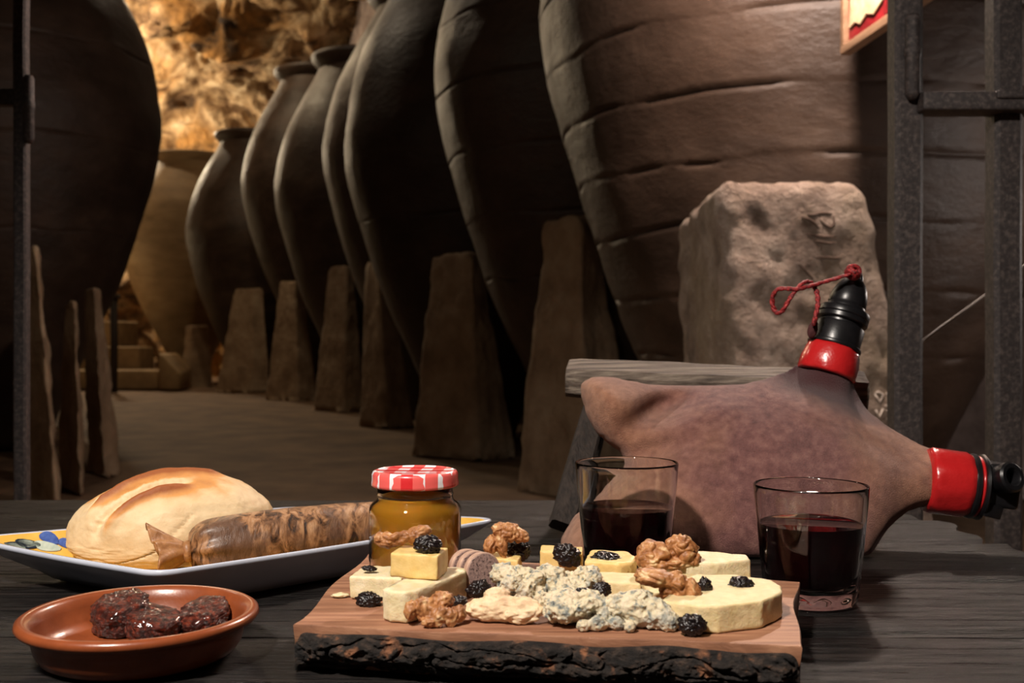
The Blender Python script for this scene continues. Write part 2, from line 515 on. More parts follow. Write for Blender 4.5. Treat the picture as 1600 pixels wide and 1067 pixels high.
def bread_material():
    m = pm('bread_crust', [(0.3, g(210, 180, 136)), (0.7, g(228, 204, 164))], 60, 6, 0.6, 0.3, 240, 6, sss=0.1, bdist=0.002)
    nt = m.node_tree; N = nt.nodes; L = nt.links
    b = N['Principled BSDF']
    base = b.inputs['Base Color'].links[0].from_socket
    at_ = N.new('ShaderNodeAttribute'); at_.attribute_name = 'toast'
    nz = N.new('ShaderNodeTexNoise'); nz.inputs['Scale'].default_value = 70; nz.inputs['Detail'].default_value = 6
    tc = N.new('ShaderNodeTexCoord'); L.new(tc.outputs['Object'], nz.inputs['Vector'])
    ad = N.new('ShaderNodeMath'); ad.operation = 'MULTIPLY_ADD'; ad.inputs[1].default_value = 0.5
    sb = N.new('ShaderNodeMath'); sb.operation = 'SUBTRACT'; sb.inputs[1].default_value = 0.25
    L.new(nz.outputs['Fac'], ad.inputs[0]); L.new(at_.outputs['Fac'], sb.inputs[0]); L.new(sb.outputs[0], ad.inputs[2])
    r = N.new('ShaderNodeValToRGB')
    el = r.color_ramp.elements
    el[0].position = 0.25; el[0].color = (*g(226, 200, 156), 1)
    el[1].position = 0.95; el[1].color = (*g(150, 84, 40), 1)
    e = el.new(0.55); e.color = (*g(208, 148, 84), 1)
    L.new(ad.outputs[0], r.inputs['Fac'])
    mx = N.new('ShaderNodeMix'); mx.data_type = 'RGBA'
    mr = N.new('ShaderNodeMapRange'); mr.inputs[1].default_value = 0.15; mr.inputs[2].default_value = 0.5
    L.new(ad.outputs[0], mr.inputs[0]); L.new(mr.outputs[0], mx.inputs[0])
    L.new(base, mx.inputs[6]); L.new(r.outputs[0], mx.inputs[7])
    L.new(mx.outputs[2], b.inputs['Base Color'])
    return m


M['bread'] = bread_material()


def gingham_material():
    m = bpy.data.materials.new('gingham_print'); m.use_nodes = True
    nt = m.node_tree; N = nt.nodes; L = nt.links
    b = N['Principled BSDF']; b.inputs['Roughness'].default_value = 0.3; b.inputs['Coat Weight'].default_value = 0.4
    tc = N.new('ShaderNodeTexCoord'); sp = N.new('ShaderNodeSeparateXYZ')
    mp = N.new('ShaderNodeMapping'); mp.inputs['Rotation'].default_value = (0, 0, math.radians(4))
    L.new(tc.outputs['Object'], mp.inputs['Vector']); L.new(mp.outputs[0], sp.inputs[0])
    acc = []
    for i, off in ((0, 0.30), (1, 0.25)):
        a = N.new('ShaderNodeMath'); a.operation = 'MULTIPLY_ADD'; a.inputs[1].default_value = 1 / 0.0155; a.inputs[2].default_value = off + 20
        L.new(sp.outputs[i], a.inputs[0])
        f = N.new('ShaderNodeMath'); f.operation = 'FRACT'; L.new(a.outputs[0], f.inputs[0])
        l = N.new('ShaderNodeMath'); l.operation = 'LESS_THAN'; l.inputs[1].default_value = 0.5; L.new(f.outputs[0], l.inputs[0])
        acc.append(l)
    s = N.new('ShaderNodeMath'); s.operation = 'ADD'; L.new(acc[0].outputs[0], s.inputs[0]); L.new(acc[1].outputs[0], s.inputs[1])
    hf = N.new('ShaderNodeMath'); hf.operation = 'MULTIPLY'; hf.inputs[1].default_value = 0.5; L.new(s.outputs[0], hf.inputs[0])
    r = N.new('ShaderNodeValToRGB'); el = r.color_ramp.elements; r.color_ramp.interpolation = 'CONSTANT'
    el[0].position = 0.0; el[0].color = (*g(232, 230, 236), 1)
    el[1].position = 0.4; el[1].color = (*g(226, 96, 92), 1)
    e = el.new(0.8); e.color = (*g(206, 44, 48), 1)
    L.new(hf.outputs[0], r.inputs['Fac']); L.new(r.outputs[0], b.inputs['Base Color'])
    return m


M['gingham'] = gingham_material()


# ================================================================== THE SETTING
def grid_surface(nu, nv, fn):
    V = [fn(i / (nu - 1), j / (nv - 1)) for j in range(nv) for i in range(nu)]
    Fc = [(j * nu + i, j * nu + i + 1, (j + 1) * nu + i + 1, (j + 1) * nu + i) for j in range(nv - 1) for i in range(nu - 1)]
    return V, Fc


def floor_fn(u, v):
    x = -11 + 17 * u; y = -2 + 26 * v
    z = 0.018 * noise.fractal(Vector((x * 0.8, y * 0.8, 0)), 1.0, 2.0, 4) - 0.012
    return Vector((x, y, min(z, 0.0)))


tag(mk('floor', grid_surface(120, 160, floor_fn), M['floor']), 'bare brown earth floor of the cellar aisle', None, None, 'structure')


def rock_disp(p, a=1.0):
    w_ = p + 0.5 * noise.noise_vector(p * 0.8)
    d = noise.ridged_multi_fractal(w_ * 0.7, 0.8, 2.1, 6, 0.9, 1.8) * 0.34
    d += noise.fractal(w_ * 2.2, 0.8, 2.1, 5) * 0.26
    c = noise.voronoi(w_ * 0.9)[0]
    d += (c[1] - c[0]) * 0.8
    return d * a


def back_fn(u, v):
    x = -12.5 + 16 * u
    # profile: up the end wall, then leaning forward into the vault
    if v < 0.45:
        t = v / 0.45
        y, z, n = 20.8, 5.0 * t - 0.3, Vector((0, -1, 0))
    else:
        t = (v - 0.45) / 0.55
        a = t * PI / 2
        y = 20.8 - 7.0 * (1 - math.cos(a)) - 1.2 * t; z = 4.7 + 3.9 * math.sin(a); n = Vector((0, -math.cos(a), -math.sin(a)))
    p = Vector((x, y, z))
    d = rock_disp(p)
    # jutting ledge of rock above the jars
    zc = 6.35 + 0.16 * math.sin(x * 1.7) + 0.25 * noise.noise(Vector((x * 0.9, 0, 4)))
    q = (z - zc) / 0.45
    if q > -0.25:
        d += 0.85 * math.exp(-max(0.0, q) ** 2) * min(1.0, (q + 0.25) / 0.25) * max(0.2, min(1, (-3.6 - x) / 1.5))
    return p + n * d


tag(mk('wall_back', grid_surface(340, 240, back_fn), M['rock']), 'rough ochre cave rock at the far end of the aisle', None, None, 'structure')


def ceil_fn(u, v):
    x = -11 + 17 * u; y = -2.5 + 19 * v
    z = 7.9 - 0.06 * (x + 2.5) ** 2 * 0.6
    return Vector((x, y, z - 0.35 * noise.fractal(Vector((x * 0.7, y * 0.7, 3.3)), 0.9, 2.0, 5)))


tag(mk('ceiling', grid_surface(90, 100, ceil_fn), M['rock_dim']), 'dark rough rock vault over the cellar', None, None, 'structure')


def wall_line(name, a, b, h, mat, label):
    a = Vector(a); b = Vector(b); d = (b - a); nrm = Vector((-d.y, d.x)).normalized()

    def fn(u, v):
        p = a + d * u; z = h * v - 0.05
        q = Vector((p.x, p.y, z))
        k = 0.10 * noise.fractal(q * 1.2, 0.9, 2.0, 5)
        return Vector((p.x + nrm.x * k, p.y + nrm.y * k, z))
    return tag(mk(name, grid_surface(120, 50, fn), mat), label, None, None, 'structure')


wall_line('wall_right', (3.6, 1.2), (-3.0, 19.5), 8.0, M['wall_grey'], 'grey rough wall behind the row of jars')
wall_line('wall_left', (-4.2, -2.0), (-9.2, 21.0), 8.0, M['rock_dim'], 'dark rough wall on the left of the cellar')
wall_line('wall_front', (-6.0, -2.2), (4.6, -2.2), 8.0, M['rock_dim'], 'dark rough wall behind the viewer')

# ================================================================== GIANT WINE JARS
PROF = [(-2.2, 0.22), (-1.88, 0.335), (-1.52, 0.50), (-1.25, 0.635), (-0.965, 0.755), (-0.72, 0.835), (-0.51, 0.895), (-0.24, 0.972), (0.0, 1.0), (0.3, 0.95),
        (0.56, 0.88), (0.7, 0.815), (0.855, 0.735), (1.02, 0.64), (1.18, 0.54), (1.30, 0.475)]


def prof_r(z):
    if z <= PROF[0][0]:
        return PROF[0][1]
    for (a, ra), (b, rb) in zip(PROF, PROF[1:]):
        if z <= b:
            t = (z - a) / (b - a)
            return ra + (rb - ra) * t
    return PROF[-1][1]


def prof_s(z):      # smoothed
    return sum(prof_r(z + k * 0.05) * w for k, w in ((-2, 1), (-1, 2), (0, 3), (1, 2), (2, 1))) / 9


def jar(label, X, Y, R, belly, mat='clay', seams=(), n=96, seed=0, amp=0.010):
    t = thing('wine_jar', label, 'jar', (X, Y, 0), 'giant clay wine jars in the cellar')
    zs = []
    z = -belly
    while z < 1.30:
        zs.append(z); z += 0.045
    for s in seams:
        zs = [q for q in zs if abs(q - (s - belly)) > 0.03]
        zs += [s - belly + k for k in (-0.022, -0.007, -0.003, 0.003, 0.007, 0.022)]
    zs.sort()
    prof = [(0.0, 0.0)] + [(prof_s(q) * R, q + belly) for q in zs]
    so = Vector((seed * 9.7, seed * 4.1, seed * 2.2))
    sset = [s for s in seams]

    def wob(r, z, a):
        p = Vector((math.cos(a) * r, math.sin(a) * r, z))
        d = amp * noise.fractal(p * 2.2 + so, 0.9, 2.0, 4) + 0.012 * noise.noise(p * 0.9 + so)
        dz = 0.0
        for s in sset:
            if abs(z - s) < 0.06:
                dz = 0.022 * noise.noise(Vector((math.cos(a) * 3, math.sin(a) * 3, s * 5)) + so)
                if abs(z - s) < 0.006:
                    k = noise.noise(Vector((math.cos(a) * 6, math.sin(a) * 6, s * 9)) + so)
                    d -= 0.010 * max(0.0, min(1.0, 0.35 + 2.6 * k))
                elif 0 < z - s < 0.03:
                    d += 0.0015
        return r + d, z + dz
    body = mk('body', xf(lathe(prof, n, wob), Matrix.Translation((X, Y, 0))), M[mat], t)
    zt = belly + 1.30
    r0 = prof_s(1.28) * R
    rim = [(r0 - 0.03, zt - 0.05), (r0 + 0.005, zt - 0.02), (r0 + 0.05, zt + 0.03), (r0 + 0.085, zt + 0.07), (r0 + 0.09, zt + 0.11), (r0 + 0.06, zt + 0.125),
           (r0 + 0.01, zt + 0.10), (r0 - 0.05, zt + 0.02), (r0 - 0.07, zt - 0.05), (r0 - 0.03, zt - 0.05)]
    mk('rim', xf(lathe(rim, n), Matrix.Translation((X, Y, 0))), M[mat], t)
    return t


def jar_px(label, left, Y, R, belly_py, **k):
    """left contour of the belly at pixel (left, belly_py), centre depth Y"""
    b = H + (533.5 - belly_py) / F * Y
    # tangent to the left of a circle
    th = math.atan((left - 800) / F)
    # centre X such that the distance from the tangent ray equals R
    X = math.tan(th) * Y + R / math.cos(th)
    return jar(label, X, Y, R, b, **k)


jar('nearest and largest clay wine jar, cracked rings around it, behind the inscribed stone', 1.085, 3.85, 0.985, 1.88,
    seams=(0.63, 0.83, 1.03, 1.225, 1.415, 1.63, 1.86, 2.1), n=160, seed=1)
jar_px('second clay wine jar from the right, bright streak down its left edge', 676, 5.7, 0.95, 127, seams=(1.0, 1.3, 1.62, 1.95, 2.3), seed=2)
jar_px('third clay wine jar from the right, bellied with dark lower half', 536, 7.5, 0.95, 225, seams=(1.5,), seed=3)
jar_px('fourth clay wine jar from the right, only a thin slice showing', 502, 9.4, 0.95, 243, seed=4)
jar_px('fifth clay wine jar from the right, smooth pale shoulder', 427, 11.3, 0.95, 299, seed=5)
jar_px('sixth clay wine jar from the right, flared lip under the rock', 376, 13.2, 0.95, 291, seed=6)
jar_px('seventh clay wine jar from the right, round belly above a low stone block', 289, 15.1, 0.95, 366, seed=7)
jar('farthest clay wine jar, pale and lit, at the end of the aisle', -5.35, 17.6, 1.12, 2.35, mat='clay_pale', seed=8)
jar('large dark clay wine jar filling the left side behind the gate bar', -3.28, 6.9, 0.95, 2.13, seams=(1.35, 1.9, 2.5), seed=9)
jar('dark clay wine jar mostly hidden behind the big left one', -4.2, 9.0, 0.95, 2.1, seed=10)


# ================================================================== STONE PILLARS
def pillar(name, label, K, base_l, base_r, top, mat, group=None, seed=0, amp=0.02, res=(14, 14, 26), rnd=0.22, parent=None):
    """block: K = front edge foot, base_l / base_r = vectors to the left and right feet; top = (front, left, right) points of the head"""
    K = Vector(K)
    b = [K, K + Vector(base_r), K + Vector(base_l) + Vector(base_r), K + Vector(base_l)]
    t0, tl, tr = [Vector(q) for q in top]
    tp = [t0, tr, tl + tr - t0, tl]
    bm = bmesh.new()
    bmesh.ops.create_cube(bm, size=2.0)
    bmesh.ops.subdivide_edges(bm, edges=bm.edges[:], cuts=res[2], use_grid_fill=True)
    so = Vector((seed * 3.3, seed * 7.9, seed))
    for v in bm.verts:
        p = v.co.copy()
        lim = 1 - rnd
        q = Vector((max(-lim, min(lim, p.x)), max(-lim, min(lim, p.y)), max(-9, min(1 - rnd * 0.45, p.z))))
        d = p - q
        if d.length > 1e-6:
            k = Vector((d.x / rnd, d.y / rnd, d.z / (rnd * 0.45)))
            k.normalize()
            p = q + Vector((k.x * rnd, k.y * rnd, k.z * rnd * 0.45))
        u = (p.x + 1) / 2; w_ = (p.y + 1) / 2; h = (p.z + 1) / 2
        B = (b[0] * (1 - u) + b[1] * u) * (1 - w_) + (b[3] * (1 - u) + b[2] * u) * w_
        T = (tp[0] * (1 - u) + tp[1] * u) * (1 - w_) + (tp[3] * (1 - u) + tp[2] * u) * w_
        v.co = B * (1 - h) + T * h
    bm.normal_update()
    for v in bm.verts:
        p = v.co
        d = amp * noise.fractal(p * 3.5 + so, 0.9, 2.0, 5) + amp * 0.5 * noise.fractal(p * 14 + so, 0.9, 2.0, 3)
        v.co = p + v.normal * d
        if v.co.z < 0.0:
            v.co.z = -0.01
    bm.verts.index_update()
    geo = [v.co.copy() for v in bm.verts], [tuple(v.index for v in f.verts) for f in bm.faces]
    bm.free()
    o = mk(name, geo, M[mat], parent)
    return tag(o, label, 'pillar', group)


GP = 'stone blocks between the wine jars'


def pillar_px(label, Y, xl, xe, xr, txl, txe, txr, ytop, seed, mat='stone', dl=0.30, dr=0.16):
    K = at(xe, 533.5, Y); K.z = 0
    Lp = at(xl, 533.5, Y + dl); Lp.z = 0
    Rp = at(xr, 533.5, Y + dr); Rp.z = 0
    z = H + (533.5 - ytop) / F * Y
    tk = at(txe, 533.5, Y + 0.06); tl = at(txl, 533.5, Y + dl); tr = at(txr, 533.5, Y + dr)
    for q in (tk, tl, tr):
        q.z = z
    return pillar('stone_pillar', label, K, Lp - K, Rp - K, (tk, tl, tr), mat, GP, seed, amp=0.018)


pillar_px('tall stone pillar just left of the wooden stand', 4.55, 803, 912, 1005, 848, 905, 935, 333, 1, dl=0.32)
pillar_px('stone pillar behind the honey jar lid, second nearest on the right', 6.1, 640, 745, 812, 672, 735, 752, 394, 2)
pillar_px('slim stone pillar, third nearest of the right row', 8.3, 560, 602, 650, 571, 591, 606, 405, 3)
pillar_px('slim stone pillar with pointed head, fourth nearest of the right row', 10.2, 487, 536, 572, 513, 541, 552, 414, 4)
pillar_px('slim stone pillar, third from the far end of the right row', 12.1, 413, 464, 498, 436, 461, 474, 438, 5)
pillar_px('broad flat-topped stone pillar, second from the far end of the right row', 14.0, 335, 393, 424, 366, 396, 412, 450, 6, dl=0.16, dr=0.10)
pillar_px('small stone block farthest along the right row, one edge lit', 15.75, 281, 297, 333, 289, 300, 328, 509, 7, dl=0.12, dr=0.1)
pillar_px('pale wedge of stone right beside the left gate bar', 4.2, 42, 90, 96, 44, 56, 60, 385, 8)
pillar_px('narrow stone pillar, middle one of the left three', 4.7, 93, 127, 132, 100, 116, 120, 470, 9)
pillar_px('shaded stone pillar on the left, nearest to the aisle', 5.3, 133, 163, 190, 132, 146, 156, 450, 10)

pillar('stone_pillar', 'grey stone block added at far right to catch the light, seen between the gate bars', (1.58, 4.56, 0), (-0.03, 0.32, 0), (0.85, 0.02, 0),
       (Vector((1.66, 4.60, 1.12)), Vector((1.64, 4.86, 1.10)), Vector((2.36, 4.62, 1.12))), 'wall_grey', GP, 31, 0.02)  # block added to catch the fill light where the wall stays dark
# the inscribed stone at the right: dark tubes for the shade in its carving, and painted letters
st = thing('inscribed_stone', 'big pale block of stone with carved strokes, in front of the nearest jar', 'pillar', (0.75, 2.65, 0), GP)
K = Vector((0.505, 2.46, 0))
ztop = H + (533.5 - 284) / F * 2.5
gs = pillar('block', None, K, (-0.02, 0.60, 0), (0.58, 0.06, 0),
            (Vector((0.495, 2.48, ztop + 0.005)), Vector((0.475, 3.02, ztop - 0.035)), Vector((0.845, 2.53, ztop + 0.005))), 'stone_near', None, 21, 0.016, (14, 14, 60), 0.17, st)
if 'category' in gs:
    del gs['category']
if 'label' in gs:
    del gs['label']


def face_pt(px, py, push=0.0):
    """point on the front face of the inscribed stone under a pixel (by casting onto its mesh)"""
    me = gs.data
    org = WO[gs.name]
    d = at(px, py, 1.0) - Vector((0, 0, H))
    bvh = face_pt.bvh
    loc, nrm, i, dist = bvh.ray_cast(Vector((0, 0, H)) - org, d.normalized())
    if loc is None:
        return at(px, py, 2.5)
    return loc + org - d.normalized() * push


from mathutils.bvhtree import BVHTree
face_pt.bvh = BVHTree.FromPolygons([v.co.copy() for v in gs.data.vertices], [tuple(p.vertices) for p in gs.data.polygons])

for pts in ([(1261, 335), (1272, 336), (1282, 333), (1300, 334)], [(1252, 339), (1262, 342), (1272, 348), (1279, 357)], [(1280, 342), (1289, 351), (1298, 355), (1303, 348), (1302, 337)],
            [(1260, 365), (1275, 368), (1290, 370), (1308, 369)], [(1271, 375), (1282, 378), (1296, 380), (1307, 379)], [(1274, 402), (1288, 402), (1300, 403), (1312, 403)],
            [(1249, 412), (1258, 422), (1266, 431), (1271, 436)]):
    P = smooth_path([face_pt(x, y, -0.0005) for x, y in pts], 4)
    n = len(P)
    mk('stroke_shade', tube(P, [0.0034 * (0.35 + math.sin(PI * (i + 0.3) / (n + 0.2)) * 0.75) for i in range(n)], 8), M['carving_shade'], st)
letters = [[(1367, 616), (1375, 628), (1380, 616), (1372, 612), (1367, 616)], [(1387, 616), (1388, 633)], [(1384, 615), (1391, 615)], [(1383, 634), (1393, 634)],
           [(1368, 640), (1374, 652), (1380, 638)], [(1385, 642), (1391, 641), (1391, 647), (1385, 655), (1392, 655)], [(1397, 642), (1402, 643), (1399, 648), (1403, 653), (1397, 657)]]
for pts in letters:
    P = [face_pt(x, y, 0.0012) for x, y in pts]
    mk('painted_letter', tube(P, 0.0026, 6), M['paint'], st)

# ================================================================== STEPS AT THE FAR END
sr = thing('stone_stairs', 'worn stone steps lit at the far end of the aisle', 'stairs', (-6.4, 15.8, 0))
for sx0, sx1, y0, y1, zt in ((-7.6, -4.95, 14.9, 15.7, 0.27), (-7.6, -5.55, 15.7, 16.4, 0.60), (-7.6, -6.15, 16.4, 17.4, 1.0)):
    mk('step', xf(bevbox(sx1 - sx0, y1 - y0 - 0.002, zt, 0.03, 2), Matrix.Translation(((sx0 + sx1) / 2, (y1 + y0) / 2, zt / 2))), M['step'], sr)
V, Fc = slab([(-4.93, 14.7), (-4.62, 14.7), (-4.70, 15.5), (-4.93, 15.5)], 0.0, 0.62, 0.05, 2)
V = [Vector((v.x, v.y, v.z * (0.30 + 0.6 * min(1, max(0, (-4.60 - v.x) / 0.35))))) for v in V]
tag(mk('ramp_kerb', (V, Fc), M['step']), 'sloping stone kerb beside the far steps', 'kerb')
tag(mk('wooden_post', join(tube([(-5.32, 14.1, 0), (-5.31, 14.1, 0.65), (-5.32, 14.1, 1.27)], [0.05, 0.047, 0.05], 10), xf(bevbox(0.15, 0.13, 0.05, 0.01), Matrix.Translation((-5.32, 14.1, 1.28)))), M['darkwood']),
    'dark upright post in front of the far steps', 'post')


# ================================================================== IRON GATE
def bar(x0, x1, Y, z0, z1, d=None, parent=None, name='upright_bar', mat='iron', seed=0):
    cx = ((x0 + x1) / 2 - 800) / F * Y
    wd = (x1 - x0) / F * Y
    V, Fc = bevbox(wd, d or wd, 1.0, 0.003, 2)
    # split along the height so the hammered bar can waver
    rows = 26
    pts = [Vector((cx + 0.0015 * noise.noise(Vector((seed, k * 0.5, 0))), Y + 0.0015 * noise.noise(Vector((seed, k * 0.5, 9))), z0 + (z1 - z0) * k / rows)) for k in range(rows + 1)]
    hw = wd / 2; hd = (d or wd) / 2; c = min(hw, hd) * 0.3
    sec = [(-hw + c, -hd), (hw - c, -hd), (hw, -hd + c), (hw, hd - c), (hw - c, hd), (-hw + c, hd), (-hw, hd - c), (-hw, -hd + c)]
    VV = [p + Vector((a, b_, 0)) for p in pts for a, b_ in sec]
    FF = [(k * 8 + i, k * 8 + (i + 1) % 8, (k + 1) * 8 + (i + 1) % 8, (k + 1) * 8 + i) for k in range(rows) for i in range(8)]
    FF += [tuple(range(8)), tuple(range(rows * 8, rows * 8 + 8))]
    return mk(name, (VV, FF), M[mat], parent, flat_angle=35)


def knuckle(px, y0, y1, Y, r, parent):
    a = at(px, y1, Y); b = at(px, y0, Y)
    h = b.z - a.z
    prof = [(0, 0), (r * 0.55, 0), (r, r * 0.8), (r, h * 0.5), (r * 1.12, h * 0.52), (r * 1.12, h * 0.6), (r, h * 0.62), (r, h - r * 0.6), (r * 0.7, h), (0, h)]
    return mk('hinge', xf(lathe(prof, 20), Matrix.Translation(a)), M['iron'], parent)


gl = thing('gate_leaf', 'slim iron gate upright with hinge at the left edge', 'gate', (-0.785, 1.68, 0), 'iron gate leaves')
bar(24, 44, 1.68, 0, 2.3, parent=gl, seed=1)
knuckle(45, 118, 224, 1.67, 0.0085, gl)
a = at(-260, 155, 1.70); b = at(27, 155, 1.68)
mk('rail', xf(bevbox(b.x - a.x, 0.02, 0.027, 0.003), Matrix.Translation(((a.x + b.x) / 2, 1.69, a.z))), M['iron'], gl)
bar(-110, -88, 1.69, 0, 2.3, parent=gl, seed=5)

gr = thing('gate_leaf', 'heavy iron gate of two uprights and a rail at the right', 'gate', (0.62, 1.5, 0), 'iron gate leaves')
bar(1392, 1436, 1.5, 0, 2.3, parent=gr, seed=2)
bar(1546, 1590, 1.5, 0, 2.3, parent=gr, seed=3)
bar(1700, 1744, 1.5, 0, 2.3, parent=gr, seed=4)
knuckle(1426, 22, 156, 1.472, 0.0105, gr)
a = at(1424, 168, 1.5); b = at(1790, 168, 1.5)
mk('rail', xf(bevbox(b.x - a.x, 0.05, 0.0255, 0.003), Matrix.Translation(((a.x + b.x) / 2, 1.48, a.z))), M['iron'], gr)
a = at(1568, 160, 1.45)
mk('rivet_collar', xf(bevbox(0.062, 0.058, 0.012, 0.003), Matrix.Translation((a.x * 1.5 / 1.45, 1.48, a.z + 0.012))), M['iron'], gr)
tag(mk('wire', tube(smooth_path([at(1436, 538, 1.75), at(1465, 515, 1.75), at(1530, 468, 1.8), at(1600, 415, 1.85), at(1680, 350, 1.9)], 5), 0.0022, 8), M['wire']),
    'thin wire slanting across behind the right gate', 'wire')

# ================================================================== FRAMED PICTURE
pf = thing('framed_picture', 'small framed picture with red ground and cream figure, top right', 'picture', (0.87, 2.5, 1.42))
A = Vector((0.868, 2.75, 1.425)); Bp = Vector((0.915, 2.20, 1.425))
ex = (Bp - A).normalized(); nz_ = Vector((0, 0, 1)); en = ex.cross(nz_).normalized()
if en.x > 0:
    en = -en
PL = (Bp - A).length; PHh = 0.78


def pbox(u0, u1, v0, v1, d0, d1, bev=0.002):
    Mx = Matrix((ex, nz_, en)).transposed().to_4x4()
    Mx.translation = A + ex * ((u0 + u1) / 2) + nz_ * ((v0 + v1) / 2) + en * ((d0 + d1) / 2)
    return xf(bevbox(u1 - u0, v1 - v0, d1 - d0, bev), Mx)


mk('backing', pbox(0.005, PL - 0.005, 0.005, PHh - 0.005, -0.012, 0.0, 0), M['redprint'], pf, smooth=False)
mk('frame_rail', pbox(0, PL, 0, 0.022, -0.014, 0.014), M['framewood'], pf, flat_angle=30)
mk('frame_rail', pbox(0, PL, PHh - 0.022, PHh, -0.014, 0.014), M['framewood'], pf, flat_angle=30)
mk('frame_stile', pbox(0, 0.022, 0.022, PHh - 0.022, -0.014, 0.014), M['framewood'], pf, flat_angle=30)
mk('frame_stile', pbox(PL - 0.022, PL, 0.022, PHh - 0.022, -0.014, 0.014), M['framewood'], pf, flat_angle=30)
outl = [(0.035, 0.060), (0.07, 0.066), (0.10, 0.052), (0.14, 0.066), (0.18, 0.052), (0.23, 0.070), (0.30, 0.060), (0.38, 0.075), (0.49, 0.07), (0.51, 0.40), (0.40, 0.55), (0.22, 0.56), (0.10, 0.45), (0.06, 0.25)]
fr = [A + ex * u + nz_ * v + en * 0.001 for u, v in outl]
bk = [p + en * 0.004 for p in fr]
n = len(fr)
mk('cream_figure', (fr + bk, [tuple(range(n)), tuple(range(n, 2 * n))] + [(i, (i + 1) % n, n + (i + 1) % n, n + i) for i in range(n)]), M['creamprint'], pf, smooth=False)
mk('red_stripe', pbox(0.245, 0.262, 0.03, 0.5, 0.004, 0.007, 0), M['redprint'], pf, smooth=False)


# ================================================================== TABLE
tb = thing('table', 'low table of blackened weathered planks under all the food', 'table', (-0.3, 0.7, 0))
edges = [1.212, 1.075, 0.955, 0.80, 0.655, 0.50, 0.345, 0.19]
rt = random.Random(4)
ends = [0.418, 0.432, 0.44, 0.446, 0.45, 0.45, 0.45]
for k in range(7):
    y1, y0 = edges[k] - 0.0013, edges[k + 1] + 0.0013
    nu, nv = 190, 14
    xe = ends[k]

    def top_pt(u, v, k=k, y0=y0, y1=y1, xe=xe):
        e = xe - 0.02 * ((1 - (v if k else 1 - v)) if k == 0 else 0) + 0.010 * noise.noise(Vector((v * 4 + k * 3.7, k * 1.3, 2.0))) + 0.004 * noise.noise(Vector((v * 17, k * 5.1, 7)))
        if k == 0:
            e -= 0.06 * v * v
        x = -1.25 + (e + 1.25) * u
        wv0 = 0.0016 * noise.fractal(Vector((x * 5, k * 3.3, 0)), 0.9, 2.0, 4); wv1 = 0.0016 * noise.fractal(Vector((x * 5, (k - 1) * 3.3, 0)), 0.9, 2.0, 4)
        y = (y0 + wv0) * (1 - v) + (y1 + wv1) * v
        ed = min(v, 1 - v) * (y1 - y0)
        z = TZ - 0.0035 * math.exp(-ed / 0.0022)
        z += 0.0007 * (noise.fractal(Vector((x * 7, y * 60, k * 2.0)), 0.9, 2.0, 4) - 0.6)
        z = min(z, TZ)
        return Vector((x, y, z))
    V, Fc = grid_surface(nu, nv, top_pt)
    n0 = len(V)
    V2 = [Vector((v.x, v.y, TZ - 0.045)) for v in V]
    ring = [i for i in range(nu)] + [j * nu + nu - 1 for j in range(1, nv)] + [(nv - 1) * nu + i for i in range(nu - 2, -1, -1)] + [j * nu for j in range(nv - 2, 0, -1)]
    nr = len(ring)
    VV = V + [Vector((V[i].x, V[i].y, TZ - 0.045)) for i in ring]
    FF = Fc + [(ring[i], ring[(i + 1) % nr], n0 + (i + 1) % nr, n0 + i) for i in range(nr)] + [tuple(n0 + i for i in range(nr))]
    mk('plank', (VV, FF), M['table'], tb, flat_angle=40)
for x, y in ((-1.1, 0.3), (0.30, 0.3), (-1.1, 1.1), (0.22, 1.1)):
    mk('leg', xf(bevbox(0.07, 0.07, TZ - 0.045, 0.005), Matrix.Translation((x, y, (TZ - 0.045) / 2))), M['darkwood'], tb, flat_angle=30)
for x in (-1.1, 0.26):
    mk('cross_rail', xf(bevbox(0.04, 0.73, 0.06, 0.004), Matrix.Translation((x, 0.7, TZ - 0.076))), M['darkwood'], tb, flat_angle=30)

# ================================================================== PLATE
pl = thing('serving_plate', 'white four-cornered plate with yellow painted inside, holding bread and sausage', 'plate', (-0.21, 0.85, TZ))
PZ = TZ + 0.001
c0 = Vector((-0.2275, 0.676)); c1 = Vector((-0.009, 0.884)); c3 = Vector((-0.412, 0.797)); c2 = c1 + c3 - c0 + Vector((0.0, -0.055))
PC = (c0 + c1 + c2 + c3) / 4


def plate_ring(s, z, rad=0.020, dip=0.0):
    pts = []
    C = [PC + (c - PC) * s for c in (c0, c1, c2, c3)]
    for i in range(4):
        p = C[i]; a = (C[i - 1] - p); b = (C[(i + 1) % 4] - p)
        la, lb = a.length, b.length
        a.normalize(); b.normalize()
        r = rad * (0.5 + 0.5 * s)
        for t in range(7):
            t /= 6
            q = (p + a * r) * (1 - t) ** 2 + p * 2 * t * (1 - t) + (p + b * r) * t * t
            pts.append((q, 0))
        q0 = p + b * r
        nx_ = C[(i + 1) % 4]; q1 = nx_ - b * r
        for k in range(1, 12):
            t = k / 12
            pts.append((q0 * (1 - t) + q1 * t, math.sin(PI * t)))
    return [Vector((q.x, q.y, z - dip * d)) for q, d in pts]


def loft(rings, cap0=True, cap1=True):
    n = len(rings[0])
    V = [v for r in rings for v in r]
    Fc = [(k * n + i, k * n + (i + 1) % n, (k + 1) * n + (i + 1) % n, (k + 1) * n + i) for k in range(len(rings) - 1) for i in range(n)]
    if cap0:
        Fc.append(tuple(range(n)))
    if cap1:
        Fc.append(tuple(range((len(rings) - 1) * n, len(rings) * n)))
    return V, Fc


